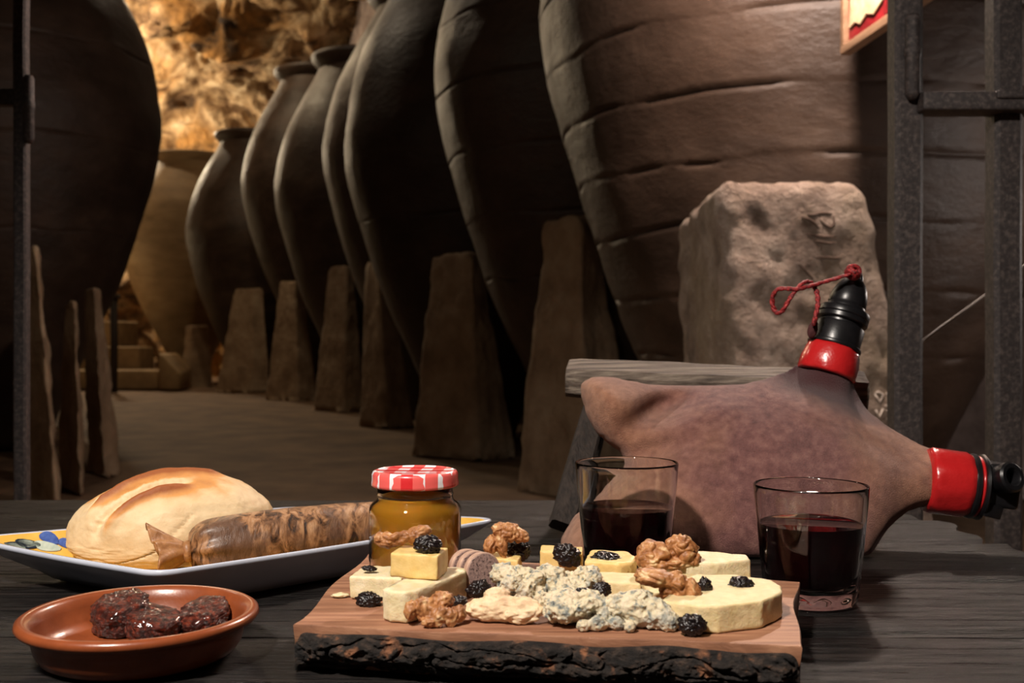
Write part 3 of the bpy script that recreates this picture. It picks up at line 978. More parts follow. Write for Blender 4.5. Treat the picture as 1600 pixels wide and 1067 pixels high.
mk('body', loft([plate_ring(0.70, PZ), plate_ring(0.73, PZ), plate_ring(0.78, PZ + 0.006), plate_ring(0.90, PZ + 0.0165), plate_ring(0.985, PZ + 0.0262, dip=0.001), plate_ring(1.0, PZ + 0.0282, dip=0.001),
                 plate_ring(1.0, PZ + 0.0302, dip=0.001), plate_ring(0.992, PZ + 0.0312, dip=0.001), plate_ring(0.975, PZ + 0.0302, dip=0.001), plate_ring(0.88, PZ + 0.0187), plate_ring(0.80, PZ + 0.0100), plate_ring(0.76, PZ + 0.0075), plate_ring(0.5, PZ + 0.007)]),
   M['glaze'], pl)
mk('painted_band', loft([plate_ring(0.972, PZ + 0.0305, dip=0.001), plate_ring(0.88, PZ + 0.0192), plate_ring(0.80, PZ + 0.0106), plate_ring(0.76, PZ + 0.0080), plate_ring(0.6, PZ + 0.0076)], False, True), M['yellowglaze'], pl)


def wall_pt(e, t, s):
    """point on the inside of the plate: edge e (0..3), t along it, s scale"""
    C = (c0, c1, c2, c3)
    p = C[e] * (1 - t) + C[(e + 1) % 4] * t
    p = PC + (p - PC) * s
    zz = PZ + 0.0108 + (0.0305 - 0.0106) * max(0, (s - 0.80)) / (0.972 - 0.80) + 0.0003
    return Vector((p.x, p.y, zz))


def petal(e, t, s, L, W, ang, mat, name):
    pts = []
    for k in range(14):
        a = 2 * PI * k / 14
        x = L * math.cos(a); y = W * math.sin(a) * (1 - 0.35 * math.cos(a))
        xr = x * math.cos(ang) - y * math.sin(ang); yr = x * math.sin(ang) + y * math.cos(ang)
        pts.append(wall_pt(e, t + xr, s + yr))
    up = Vector((0, 0, 0.0006))
    n = len(pts)
    mk(name, (pts + [p + up for p in pts], [tuple(range(n)), tuple(range(n, 2 * n))] + [(i, (i + 1) % n, n + (i + 1) % n, n + i) for i in range(n)]), M[mat], pl, smooth=False)


# far left edge (2 -> 3) shows beside the bread; right corner beside the jar
for t, s, L, W, a, mt in ((0.955, 0.885, 0.035, 0.045, 0.6, 'lineglaze'), (0.955, 0.887, 0.029, 0.034, 0.6, 'leafglaze'), (0.905, 0.90, 0.032, 0.030, -0.7, 'lineglaze'), (0.905, 0.902, 0.027, 0.022, -0.7, 'leafglaze'),
                          (0.865, 0.875, 0.032, 0.035, -0.5, 'leafglaze'), (0.825, 0.925, 0.024, 0.04, 0.3, 'blueglaze'), (0.80, 0.88, 0.022, 0.035, 0.2, 'blueglaze'),
                          (0.06, 0.90, 0.020, 0.05, 0.9, 'blueglaze'), (0.035, 0.91, 0.016, 0.045, 0.9, 'leafglaze'), (0.10, 0.89, 0.022, 0.05, 0.7, 'blueglaze')):
    petal(2, t, s, L, W, a, mt, 'painted_petal')

# ================================================================== BREAD
NU, NV = 220, 130
bc = Vector((-0.2665, 0.831, PZ + 0.0085))
brz = math.radians(19)


def bread_pt(u, v):
    th = 2 * PI * u; ph = PI * v
    n = Vector((math.sin(ph) * math.cos(th), math.sin(ph) * math.sin(th), math.cos(ph)))
    # superellipsoid with a flat bottom
    ex_, ey, ez = abs(n.x), abs(n.y), abs(n.z)
    x = math.copysign(ex_ ** 0.92, n.x) * 0.0795; y = math.copysign(ey ** 0.92, n.y) * 0.056
    z = (math.copysign(ez ** 0.85, n.z)) * (0.048 if n.z > 0 else 0.020)
    if n.z < 0:
        hr = max(1e-4, math.hypot(n.x, n.y)); x *= hr ** 0.35 / hr; y *= hr ** 0.35 / hr
    y *= 1.0 - 0.10 * (n.x) ** 2
    z *= 1.0 - 0.22 * max(0, -n.x) ** 1.5 * 1.0
    toast = 0.0
    d = 0.0
    if n.z > -0.2:
        up = max(0.0, n.z)
        toast = 0.66 * max(0, min(1, (n.z - 0.38) / 0.42)) * (1.0 - 0.45 * max(0, min(1, (n.x - 0.1) / 0.5)))
        for t0, cv, amp, x0, x1 in ((-0.50, 0.22, 1.0, -0.86, 0.18), (0.02, 0.30, 1.1, -0.80, 0.52)):
            t = n.y + cv * (n.x - 0.1) ** 2 - t0 - 0.22 * n.x
            m = max(0.0, min(1.0, (n.x - x0) / 0.18)) * max(0.0, min(1.0, (x1 - n.x) / 0.22)) * min(1, up * 3)
            lip = math.exp(-((t + 0.06) / 0.07) ** 2) if t < 0 else math.exp(-((t + 0.06) / 0.05) ** 2)
            gro = math.exp(-((t - 0.085) / 0.05) ** 2)
            d += m * amp * (0.0040 * lip - 0.0046 * gro)
            toast += m * (0.60 * lip - 0.85 * math.exp(-((t - 0.11) / 0.07) ** 2))
            if t > 0.02 and t < 0.22:
                d += m * 0.0012 * noise.fractal(n * 22, 0.9, 2.0, 3)
    # thin diagonal crack on the front
    if n.y < -0.3 and n.z < 0.45:
        cx = n.x + 0.06 - 0.55 * (n.z - 0.05)
        if -0.9 < n.z < 0.42:
            d -= 0.0024 * math.exp(-((cx + 0.012 * noise.noise(n * 14)) / 0.010) ** 2)
    d += 0.0006 * noise.fractal(n * 6, 0.9, 2.0, 3) + 0.0014 * noise.noise(n * 2.3)
    p = Vector((x, y, z)) + Vector((n.x / 0.08, n.y / 0.056, n.z / 0.05)).normalized() * d
    # pinched left tip
    p.y += 0.006 * max(0, -n.x) ** 3
    toast += 0.25 * math.exp(-((n.x + 0.98) / 0.06) ** 2)
    return p, max(0.0, min(1.0, toast + 0.12 * noise.noise(n * 4)))


V, tv = [], []
R3 = Matrix.Rotation(brz, 3, 'Z')
for j in range(NV + 1):
    for i in range(NU):
        p, t_ = bread_pt(i / NU, j / NV)
        p = (R3 @ p) * 0.99
        V.append(Vector((bc.x + p.x, bc.y + p.y, max(bc.z + 0.0195 + p.z, bc.z))))
        tv.append(t_)
Fc = [(j * NU + i, j * NU + (i + 1) % NU, (j + 1) * NU + (i + 1) % NU, (j + 1) * NU + i) for j in range(NV) for i in range(NU)]
br = mk('bread_roll', (V, Fc), M['bread'])
at_ = br.data.attributes.new('toast', 'FLOAT', 'POINT')
if len(br.data.vertices) == len(tv):
    at_.data.foreach_set('value', tv)
tag(br, 'oval crusty bread roll with a browned slashed top on the plate', 'bread')

# ================================================================== SAUSAGE
sg = thing('cured_sausage', 'thick brown sausage in a mottled casing with a tied end, beside the bread', 'sausage', (-0.17, 0.80, PZ + 0.008))
A0 = Vector((-0.2310, 0.755, PZ + 0.0290)); A1 = Vector((-0.086, 0.840, PZ + 0.0300))
d = (A1 - A0)
pts, rad = [], []
for k in range(61):
    t = k / 60
    pts.append(A0 + d * t + Vector((0, 0, 0.003 * math.sin(t * 3))))
    r = 0.0218
    if t < 0.14:
        r *= 0.25 + 0.75 * math.sqrt(max(0, 1 - (1 - t / 0.14) ** 2))
    if t > 0.94:
        r *= math.sqrt(max(0.02, 1 - ((t - 0.94) / 0.06) ** 2))
    rad.append(r)
V, Fc = tube(pts, rad, 64)
ax = d.normalized()
V2 = []
for i, v in enumerate(V):
    k = i // 64; a = 2 * PI * (i % 64) / 64; t = k / 60
    pl_ = math.exp(-t / 0.12)
    c = pts[k]
    nr_ = (v - c)
    s = 1 + pl_ * 0.13 * math.sin(a * 7 + 1.5 * math.sin(a * 2)) * 0.9 + 0.018 * noise.fractal(Vector((math.cos(a) * 2, math.sin(a) * 2, t * 14)), 0.9, 2.0, 4)
    p = c + nr_ * s
    p.z = max(p.z, PZ + 0.0085)
    V2.append(p)
mk('body', (V2, Fc), M['casing'], sg)
# gathered end of the casing: a neck, then a ruffled open flap
tip = A0 + Vector((0, 0, 0.0))
ndir = Vector((-0.93, -0.30, -0.06)).normalized()
nu, nv = 72, 16


def flap(u, v):
    a = 2 * PI * u
    s = v
    r = 0.0058 + 0.0165 * s ** 1.1
    wv = 1 + 0.24 * s * math.sin(3 * a + 0.2) + 0.13 * s * math.sin(8 * a + 1.0)
    x = Vector((0, 0, 1)); y = ndir.cross(x).normalized(); x = y.cross(ndir)
    p = tip + ndir * (0.0235 * s + 0.004 * s * math.sin(2 * a + 1)) + (x * math.cos(a) * 1.0 + y * math.sin(a) * 0.75) * r * wv + Vector((0, 0, -0.004 * s * s))
    p.z = max(p.z, PZ + 0.009)
    return p


V, Fc = grid_surface(nu, nv, flap)
fo = mk('casing_flap', (V, Fc), M['casing_end'], sg)
so_ = fo.modifiers.new('thickness', 'SOLIDIFY'); so_.thickness = 0.0011
mk('tie', xf(lathe([(0.0048, -0.003), (0.0076, -0.002), (0.0082, 0.0), (0.0074, 0.0025), (0.0048, 0.003), (0.0048, -0.003)], 24), frame(tip + ndir * 0.001, ndir)), M['casing_end'], sg)

# ================================================================== TERRACOTTA DISH + CHORIZO
dc = Vector((-0.2130, 0.605, TZ + 0.0005))
prof = [(0, 0.0020), (0.040, 0.0020), (0.043, 0.0), (0.0485, 0.0002), (0.0535, 0.0028), (0.0565, 0.0075), (0.0578, 0.0130), (0.0585, 0.0172), (0.0615, 0.0182), (0.0650, 0.0198), (0.0664, 0.0220), (0.0658, 0.0242), (0.0636, 0.0256), (0.0608, 0.0252),
        (0.0586, 0.0232), (0.0566, 0.0185), (0.0545, 0.0115), (0.0505, 0.0068), (0.044, 0.0046), (0, 0.0040)]
dish = mk('terracotta_dish', xf(lathe(prof, 128), Matrix.Translation(dc)), M['terracotta'])
tag(dish, 'shallow round glazed terracotta dish at the front left', 'dish')


def chunk(label, px, py, zc, r, h, rot, seed):
    c = at(px, py, 1.0)
    dirv = c - Vector((0, 0, H))
    k = (zc - H) / dirv.z
    C = Vector((0, 0, H)) + dirv * k
    V, Fc = ico(5)
    R = Euler(rot).to_matrix()
    o = Vector((seed * 4.4, seed, 2))
    out = []
    for n in V:
        rad_ = math.hypot(n.x, n.y)
        # puck: superellipsoid
        e = (rad_ ** 5 + abs(n.z) ** 5) ** (-0.2)
        p = n * e
        dd = 1 + 0.10 * noise.fractal(n * 3.0 + o, 0.9, 2.0, 4) + 0.06 * noise.fractal(n * 9 + o, 0.8, 2.0, 3)
        q = Vector((p.x * r * dd, p.y * r * dd, p.z * h * dd))
        q = R @ q + C
        q.z = max(q.z, dc.z + 0.0050)
        out.append(q)
    return tag(mk('chorizo_piece', (out, Fc), M['chorizo']), label, 'chorizo', 'fried chorizo in the dish')


chunk('thick upright piece of fried chorizo, leftmost in the dish', 190, 960, dc.z + 0.0155, 0.0165, 0.0105, (0.28, -0.1, 0.2), 1)
chunk('fried chorizo piece lying lowest, middle of the dish', 240, 975, dc.z + 0.0120, 0.0160, 0.0075, (0.2, 0.12, 0.4), 2)
chunk('fried chorizo slice tilted against the right side of the dish', 318, 962, dc.z + 0.0140, 0.0155, 0.0062, (0.30, -0.16, 0.1), 3)

# ================================================================== SERVING BOARD
bd = thing('serving_board', 'slab of pale wood with rough dark bark along its front edge', 'board', (0.02, 0.63, TZ))
fl = Vector((-0.1185, 0.569)); frr = Vector((0.1455, 0.531)); brr = Vector((0.180, 0.672)); bl = Vector((-0.104, 0.770))
front = []
for k in range(41):
    t = k / 40
    p = fl * (1 - t) + frr * t
    front.append(p + Vector((0, 0.004 * noise.noise(Vector((t * 5, 1.3, 0))) + 0.0015 * noise.noise(Vector((t * 22, 1.3, 0))))))
outline = [Vector(p) for p in front]
for k in range(1, 16):
    t = k / 15
    p = frr * (1 - t) + brr * t
    outline.append(p + Vector((0.0035 * math.sin(t * 7 + 1) * t, 0)))
for k in range(1, 26):
    t = k / 25
    p = brr * (1 - t) + bl * t
    outline.append(p + Vector((0, 0.006 * math.sin(t * 5))))
for k in range(1, 15):
    t = k / 15
    p = bl * (1 - t) + fl * t
    outline.append(p + Vector((0.002 * math.sin(t * 9), 0)))
n = len(outline)
cen = sum(outline, Vector((0, 0))) / n


def oring(s, z, back=0.0):
    r = []
    for i, p in enumerate(outline):
        q = cen + (p - cen) * s
        bb = back if i <= 40 else 0.0
        r.append(Vector((q.x, q.y + bb, z)))
    return r


mk('wood', loft([oring(0.985, TZ + 0.0005, 0.012), oring(0.99, TZ + 0.008, 0.007), oring(0.997, TZ + 0.018, 0.002), oring(1.0, BZ - 0.0008), oring(0.996, BZ)]), M['boardwood'], bd, flat_angle=50)
nu, nv = 420, 44


def bark_fn(u, v):
    k = u * 40; i = min(39, int(k)); t = k - i
    p = front[i] * (1 - t) + front[i + 1] * t
    z = BZ - 0.0040 - 0.0008 * math.sin(u * 23) - v * (BZ - 0.0040 - TZ - 0.0006)
    bul = 0.006 * math.sin(PI * min(1, v * 1.05)) ** 0.7 - 0.010 * v ** 2.2 * (1.3 - u * 0.9) - 0.0005
    q = Vector((p.x * 150, 0, z * 230))
    q = q + 0.6 * noise.noise_vector(q * 0.4)
    rg = noise.ridged_multi_fractal(q * 0.75, 0.9, 2.1, 5, 1.0, 2.0)
    dd = 0.0020 * (rg - 1.0) + 0.0026 * noise.fractal(q * 0.35, 0.8, 2.0, 6)
    crk = abs(noise.noise(Vector((q.x * 0.30, 3.3, q.z * 0.62))))
    dd -= 0.0035 * math.exp(-(crk / 0.06) ** 2)
    dd *= min(1, v * 6)
    edge = min(1, u * 30) * min(1, (1 - u) * 30)
    return Vector((p.x, p.y - (bul + dd) * edge + 0.004 * (1 - edge), z))


V, Fc = grid_surface(nu, nv, bark_fn)
ring = [i for i in range(nu)] + [j * nu + nu - 1 for j in range(1, nv)] + [(nv - 1) * nu + i for i in range(nu - 2, -1, -1)] + [j * nu for j in range(nv - 2, 0, -1)]
n0 = len(V); nr = len(ring)
VV = V + [V[i] + Vector((0, 0.018, 0)) for i in ring]
FF = Fc + [(ring[i], ring[(i + 1) % nr], n0 + (i + 1) % nr, n0 + i) for i in range(nr)] + [tuple(n0 + i for i in range(nr))]
mk('bark', (VV, FF), M['bark'], bd)

# ================================================================== HONEY JAR
jc = Vector((-0.0650, 0.708, BZ + 0.0003))
hj = thing('honey_jar', 'small glass jar of honey with a red and white checked lid', 'jar', jc)
jt = Matrix.Translation(jc)
go_ = [(0, 0.0), (0.026, 0.0), (0.0292, 0.0012), (0.0308, 0.004), (0.0308, 0.0390), (0.0303, 0.0422), (0.0288, 0.0446), (0.0264, 0.0462), (0.0254, 0.0478), (0.0252, 0.0500), (0.0258, 0.0512), (0.0252, 0.0524), (0.0252, 0.0600),
       (0.0240, 0.0600), (0.0240, 0.0480), (0.0252, 0.0455), (0.0280, 0.0436), (0.0294, 0.0412), (0.0298, 0.0385), (0.0298, 0.005), (0.0282, 0.0026), (0, 0.0024)]
mk('glass', xf(lathe(go_, 96), jt), M['glass'], hj)
ho = [(0, 0.0027), (0.0280, 0.0029), (0.02955, 0.0053), (0.02955, 0.0385), (0.0291, 0.0410), (0.0278, 0.0433), (0.0250, 0.0452), (0.02385, 0.0474), (0.02370, 0.0490), (0, 0.0488)]
mk('honey', xf(lathe(ho, 96), jt), M['honey'], hj)
ld = [(0.0256, 0.0562), (0.0282, 0.0562), (0.0292, 0.0570), (0.0292, 0.0585), (0.0288, 0.0610), (0.0289, 0.0642), (0.0279, 0.0662), (0.0262, 0.0668), (0.0255, 0.0662), (0, 0.0660), (0, 0.0615), (0.0255, 0.0612), (0.0256, 0.0562)]
mk('lid', xf(lathe(ld, 96), jt), M['gingham'], hj, flat_angle=60)


# ================================================================== WINE GLASSES
def wineglass(label, C, rt_, h, fill, seed):
    t = thing('wine_glass', label, 'glass', C, 'tumblers of red wine')
    rb = rt_ * 0.80
    T = Matrix.Translation(C)
    fl_n = 12

    def wob(r, z, a):
        # fluted lower part
        if r > rb * 0.8 and 0.006 < z < h * 0.42:
            m = min(1, (z - 0.006) / 0.004) * min(1, (h * 0.42 - z) / 0.012)
            return r * (1 - 0.022 * m * (0.5 + 0.5 * math.cos(a * fl_n))), z
        return r, z

    def ro(z):
        q = z / h
        return rb + (rt_ - rb) * q ** 0.9
    prof = [(0, 0.0022), (rb * 0.7, 0.0015), (rb * 0.86, 0.0), (rb * 0.96, 0.0008), (rb * 1.0, 0.004)]
    zs = [0.007, 0.010, 0.016, 0.022, 0.028, 0.032, 0.036, 0.042, 0.05, 0.06, 0.07, h - 0.006, h - 0.0012]
    prof += [(ro(z), z) for z in zs if z < h]
    prof += [(rt_ - 0.0003, h - 0.0003), (rt_ - 0.0007, h), (rt_ - 0.0011, h - 0.0003)]
    wl = 0.0013
    prof += [(ro(z) - wl, z) for z in (h - 0.002, h * 0.75, h * 0.5, h * 0.3, 0.016)]
    prof += [(rb - 0.0055, 0.0105), (rb * 0.6, 0.0092), (0, 0.009)]
    mk('tumbler', xf(lathe(prof, 96, wob), T), M['glass'], t)
    gp = 0.00025
    wp = [(0, 0.0093), (rb * 0.6, 0.0095), (rb - 0.0058, 0.0108), (ro(0.016) - wl - gp, 0.0163)]
    wp += [(ro(z) - wl - gp, z) for z in (h * 0.3, h * 0.5) if z < fill - 0.002]
    wp += [(ro(fill) - wl - gp, fill), (ro(fill) - wl - 0.0012, fill - 0.0005), (0, fill - 0.0007)]
    mk('wine', xf(lathe(wp, 96), T), M['wine'], t)
    return t


wineglass('tumbler of red wine standing behind the cheese, left of the other glass', Vector((0.0885, 0.815, TZ + 0.0004)), 0.0398, 0.0868, 0.0525, 1)
wineglass('tumbler of red wine standing right of the board, nearer to us', Vector((0.2065, 0.730, TZ + 0.0004)), 0.0390, 0.0810, 0.0545, 2)

# ================================================================== CHEESE
GC = 'pieces of pale hard cheese on the board'
C_ = 'cheese'


def cheese(label, poly, z0, h, mat='cheese', b=0.0014, rough=0.0005, seed=0, top=None):
    return tag(mk('cheese_piece', slab(poly, z0, h, b, 3, top, rough, seed), M[mat]), label, C_, GC)


B0 = BZ + 0.0003
cheese('white cheese block at the left end of the board, raisin in front', [(-0.0965, 0.626), (-0.0640, 0.620), (-0.060, 0.652), (-0.092, 0.658)], B0, 0.0135, 'cheese_white', seed=1)
cheese('long rounded slab of pale cheese reaching the front left edge of the board', [(-0.0715, 0.5800), (-0.0665, 0.5735), (-0.0570, 0.5715), (-0.0515, 0.576), (-0.0270, 0.6255), (-0.0275, 0.6330), (-0.052, 0.640), (-0.0585, 0.622), (-0.0590, 0.605)], B0, 0.0172, 'cheese_white', 0.002, seed=2)
cheese('yellow cheese block stacked on two others in front of the honey', [(-0.0700, 0.6060), (-0.0420, 0.5965), (-0.0375, 0.6210), (-0.0640, 0.6300)], B0 + 0.0172 + 0.0004, 0.0140, 'cheese_yellow', seed=3)
cheese('small yellow cheese under the walnut right of the honey jar', [(-0.0190, 0.690), (0.004, 0.684), (0.007, 0.705), (-0.014, 0.712)], B0, 0.0112, 'cheese_yellow', seed=4)
cheese('yellow cheese wedge with a raisin, at the foot of the left wine glass', [(0.0185, 0.695), (0.046, 0.688), (0.0475, 0.708), (0.0195, 0.716)], B0, 0.0150, 'cheese_yellow', seed=5)
cheese('rounded yellow cheese with a flat raisin on it, before the left glass', [(0.0455, 0.664), (0.067, 0.656), (0.0755, 0.660), (0.0800, 0.676), (0.076, 0.694), (0.052, 0.700)], B0, 0.0150, 'cheese_yellow', 0.0022, seed=6)
cheese('low pale cheese slice in the middle, behind the blue cheese', [(0.0500, 0.628), (0.0755, 0.620), (0.0765, 0.648), (0.0530, 0.6545)], B0, 0.0105, 'cheese', seed=7)
cheese('low pale cheese slice under the front walnut, beside the middle slice', [(0.0775, 0.600), (0.0935, 0.598), (0.096, 0.635), (0.0775, 0.640)], B0, 0.0100, 'cheese', seed=8)
cheese('thin cheese slice lying under the back right slab', [(0.1015, 0.638), (0.1480, 0.632), (0.1515, 0.662), (0.1015, 0.668)], B0, 0.0048, 'cheese', seed=9)
cheese('thick pale cheese slab at the back right corner of the board', [(0.0800, 0.6450), (0.1060, 0.6375), (0.1250, 0.6400), (0.1470, 0.6500), (0.1475, 0.6640), (0.128, 0.675), (0.0815, 0.678)], B0 + 0.0052, 0.0135, 'cheese_white', 0.0018, seed=10)
cheese('largest cheese slab with cut corners at the front right', [(0.0790, 0.5640), (0.0970, 0.5530), (0.1080, 0.5520), (0.1330, 0.5620), (0.1490, 0.5830), (0.1530, 0.6000), (0.1500, 0.6130), (0.1330, 0.6270), (0.0985, 0.6290), (0.0965, 0.596)], B0, 0.0145, 'cheese', 0.0016, seed=11)


def billow(seed, freq, amp, fine=0.25):
    """rounded lumps parted by sharp creases"""
    o = Vector((seed * 5.1, seed * 2.3, seed * 8.7))

    def f(n):
        p = n * freq + o
        p = p + 0.55 * noise.noise_vector(p * 0.8)
        return 1.0 - amp * 0.5 + amp * 1.5 * abs(noise.noise(p)) ** 0.62 + amp * fine * abs(noise.noise(p * 2.3))
    return f


# crumbly pieces
def crumble(label, parts, mat, name, cat, group, seed, voxel=0.0007, freq=2.8, amp=0.29, zmin=B0):
    geos = []
    r = random.Random(seed)
    for i, (x, y, z, a, b, c, rz) in enumerate(parts):
        geos.append(blob((x, y, zmin + z), (a, b, c), (r.uniform(-.3, .3), r.uniform(-.3, .3), rz), 4, (lambda n, f1=fnoise(seed * 3 + i, freq, amp, 5), f2=billow(seed * 5 + i, freq * 0.9, amp * 0.8), f3=fnoise(seed + i, 9.0, 0.09, 3): f1(n) * f2(n) * f3(n))))
    V, Fc = join(*geos)
    V = [Vector((v.x, v.y, max(v.z, zmin))) for v in V]
    o = mk(name, (V, Fc), M[mat])
    remesh(o, voxel * 0.8, 1, 0.3)
    return tag(o, label, cat, group)


def scatter(x0, x1, y0, y1, z0, z1, n, rmin, rmax, seed, slope=0.0):
    r = random.Random(seed)
    out = []
    for k in range(n):
        t = (k + 0.5) / n
        x = x0 + (x1 - x0) * t + r.uniform(-.002, .002)
        a = r.uniform(rmin, rmax)
        out.append((x, r.uniform(y0, y1) + slope * t, r.uniform(z0, z1), a * r.uniform(.8, 1.3), a, a * r.uniform(.65, .95), r.uniform(0, 3)))
    return out


GB = 'crumbly soft cheeses in the middle of the board'
crumble('long crumbled heap of grey-blue cheese behind the other soft cheeses',
        scatter(-0.008, 0.050, 0.618, 0.632, 0.009, 0.0150, 20, 0.0040, 0.0068, 5) + scatter(-0.006, 0.048, 0.620, 0.632, 0.004, 0.008, 10, 0.006, 0.008, 6) + [(0.008, 0.606, 0.009, 0.006, 0.0045, 0.006, 0.5), (0.0165, 0.602, 0.0055, 0.004, 0.004, 0.005, 0.5)],
        'blue_cheese', 'blue_cheese', C_, GB, 7)
crumble('smooth cream-coloured soft cheese, leftmost at the front of the board',
        [(-0.0060, 0.578, 0.0065, 0.0185, 0.0085, 0.0068, -0.10), (0.0045, 0.575, 0.0058, 0.0135, 0.008, 0.0058, -0.1), (-0.013, 0.578, 0.0052, 0.0125, 0.0075, 0.0052, -0.1), (-0.0085, 0.582, 0.0125, 0.0075, 0.0045, 0.0045, 0.2), (0.008, 0.577, 0.0095, 0.007, 0.005, 0.0035, 0)],
        'cream_cheese', 'soft_cheese', C_, GB, 11, 0.0006, 2.4, 0.16)
crumble('blue-veined white cheese lump in the front middle, small crumbs beneath',
        scatter(0.022, 0.050, 0.564, 0.578, 0.006, 0.0125, 14, 0.0045, 0.0070, 13) + scatter(0.024, 0.046, 0.570, 0.578, 0.004, 0.0065, 5, 0.007, 0.009, 14) + [(0.0455, 0.5585, 0.0035, 0.0055, 0.004, 0.0038, 0.2), (0.0375, 0.557, 0.0030, 0.0035, 0.003, 0.003, 0), (0.0555, 0.560, 0.0032, 0.0042, 0.0035, 0.0034, 0.5)],
        'blue_cheese', 'blue_cheese', C_, GB, 17)
crumble('blue-veined white cheese lump beside the front raisin on the right',
        [(0.068, 0.566, 0.0085, 0.0135, 0.0085, 0.0085, -0.1), (0.058, 0.568, 0.0105, 0.0085, 0.0070, 0.0070, 0.3), (0.0765, 0.563, 0.0075, 0.0085, 0.0075, 0.0085, 0.2), (0.066, 0.568, 0.0145, 0.0095, 0.0065, 0.0045, 0.1), (0.0620, 0.5555, 0.0028, 0.0032, 0.0030, 0.0032, 0), (0.0825, 0.558, 0.0055, 0.0055, 0.005, 0.0062, 0.3)],
        'blue_cheese', 'blue_cheese', C_, GB, 19, 0.0006, 3.6, 0.18)
o = on(532, 933, B0)
tag(mk('cheese_crumb', blob((o.x, o.y, B0 + 0.0013), (0.0052, 0.0030, 0.0014), (0, 0, 0.2), 3, fnoise(3, 2.5, 0.3)), M['cheese_white']), 'flat white crumb of cheese at the left edge of the board', 'crumb')

# pate discs standing on edge
dax = Vector((0.50, -0.86, 0.10)).normalized()
for i, lab in enumerate(('front disc of speckled grey pate showing its whole face', 'middle disc of the three speckled pate discs', 'rearmost disc of the three speckled pate discs')):
    C = Vector((-0.0180, 0.636, B0 + 0.0140)) - dax * (0.0052 * i) + Vector((-0.0022 * i, 0, 0.0006 * i))
    r = 0.0118
    t = thing('pate_disc', lab, 'pate', Vector((C.x, C.y, C.z - r)), 'speckled pate discs')
    pr = [(r - 0.0004, -0.0024), (r, -0.0018), (r, 0.0018), (r - 0.0005, 0.0023)]
    mk('edge', xf(lathe([(0, -0.0024)] + pr + [(r * 0.9, 0.0023), (0, 0.00225)], 48), frame(C, dax)), M['pate_edge'], t, flat_angle=50)
    mk('face', xf(lathe([(0, 0.0023), (r - 0.0009, 0.0023), (r - 0.0011, 0.0026), (0, 0.0027)], 48), frame(C, dax)), M['pate'], t, flat_angle=50)


# ================================================================== WALNUTS
def walnut(label, C, lobes, rot, seed, voxel=0.0005):
    """kernel of fused wrinkled lobes, each (centre mm, radii mm, rotation)"""
    R = Euler(rot).to_matrix()
    geos = []
    for k, (c, r, e) in enumerate(lobes):
        geos.append(blob(Vector(c) * 0.001, Vector(r) * 0.001, e, 5, billow(seed * 3 + k, 1.9, 0.34, 0.14)))
    V, Fc = join(*geos)
    V = [R @ v + Vector(C) for v in V]
    o = mk('walnut', (V, Fc), M['walnut'])
    remesh(o, voxel, 1, 0.5)
    return tag(o, label, 'walnut', 'shelled walnuts on the board')


walnut('curled walnut piece on the yellow cheese, leaning towards the honey jar', Vector((-0.0640, 0.6220, B0 + 0.0365)),
       [((-10, 0, -1), (7, 5, 4.2), (0, 0.2, 0)), ((-1, 0, 0.5), (7.5, 5, 3.6), (0, -.3, 0)), ((8, 0, 3), (6.5, 5, 4.2), (0, -.5, 0)), ((12, 0, 5.5), (4.5, 3.5, 2.6), (0, .1, 0)), ((-4, -3, 2.6), (4.2, 2.4, 1.9), (0, -.2, .3)), ((-14, 0, 0), (3, 4, 3.4), (0, 0, 0))], (0.1, 0.02, 0.08), 3)
walnut('upright walnut half right of the honey jar', Vector((-0.0050, 0.695, B0 + 0.0230)),
       [((-9, 0, -4), (4.6, 6, 6.5), (0, .3, 0)), ((-2, -3, -3), (3.6, 4, 8.5), (0, -.15, 0)), ((3, 0, 4), (7, 7, 6), (0, .2, 0)), ((10, 0, 2), (6, 6, 4.5), (0, .4, 0)), ((-3, 1, 6), (5, 6, 4.5), (0, 0, 0))], (0, 0, 0.1), 5)
walnut('broken walnut lying at the front edge of the board', Vector((-0.0415, 0.5690, B0 + 0.0072)),
       [((-13, 0, 1), (3.4, 3.2, 5), (0, .2, 0)), ((-5, 2, 1), (6.5, 6, 6.2), (0, .3, 0)), ((2, -4, -1.5), (4.2, 4, 5.8), (0, .5, 0)), ((8, -3, -2.5), (4, 4, 5.2), (0, -.3, 0)), ((4, 4, 5), (6, 5, 5), (0, 0, 0)), ((12.5, 1, -2), (4, 4, 4.5), (0, .3, 0)), ((-2, -4, -4), (5, 4, 3), (0, 0, 0))], (0, 0, 0.1), 8)
walnut('large whole walnut half on the back right cheese slab', Vector((0.0950, 0.6440, B0 + 0.0232)),
       [((-9, 0, -1), (10, 10, 8), (0, -.15, 0)), ((8.5, 1, 3), (10, 10, 8.2), (0, .35, 0)), ((0, -2, -4), (15, 9, 4.5), (0, 0, 0)), ((-12, -3, -3), (7.5, 7, 5.5), (0, 0, 0)), ((14, -1, -2), (6, 7, 5.5), (0, .5, 0))], (0.1, 0.05, 0.05), 2)
walnut('walnut half with splayed lobes on the front right cheese', Vector((0.0870, 0.5810, B0 + 0.0192)),
       [((-7, 0, 3.5), (11.5, 8, 4.8), (0, .18, 0)), ((-13, 0, 3.5), (6, 6, 4), (0, .2, 0)), ((3, -1, 2), (6, 7, 5), (0, .3, 0)), ((6, -3, -4), (3.8, 4, 6.8), (0, .25, 0)), ((12, -2, -3.5), (4.4, 4.5, 7.8), (0, -.35, 0)), ((-1, 0, -3), (5, 5, 5), (0, -.3, 0))], (0, 0.0, -0.05), 9)


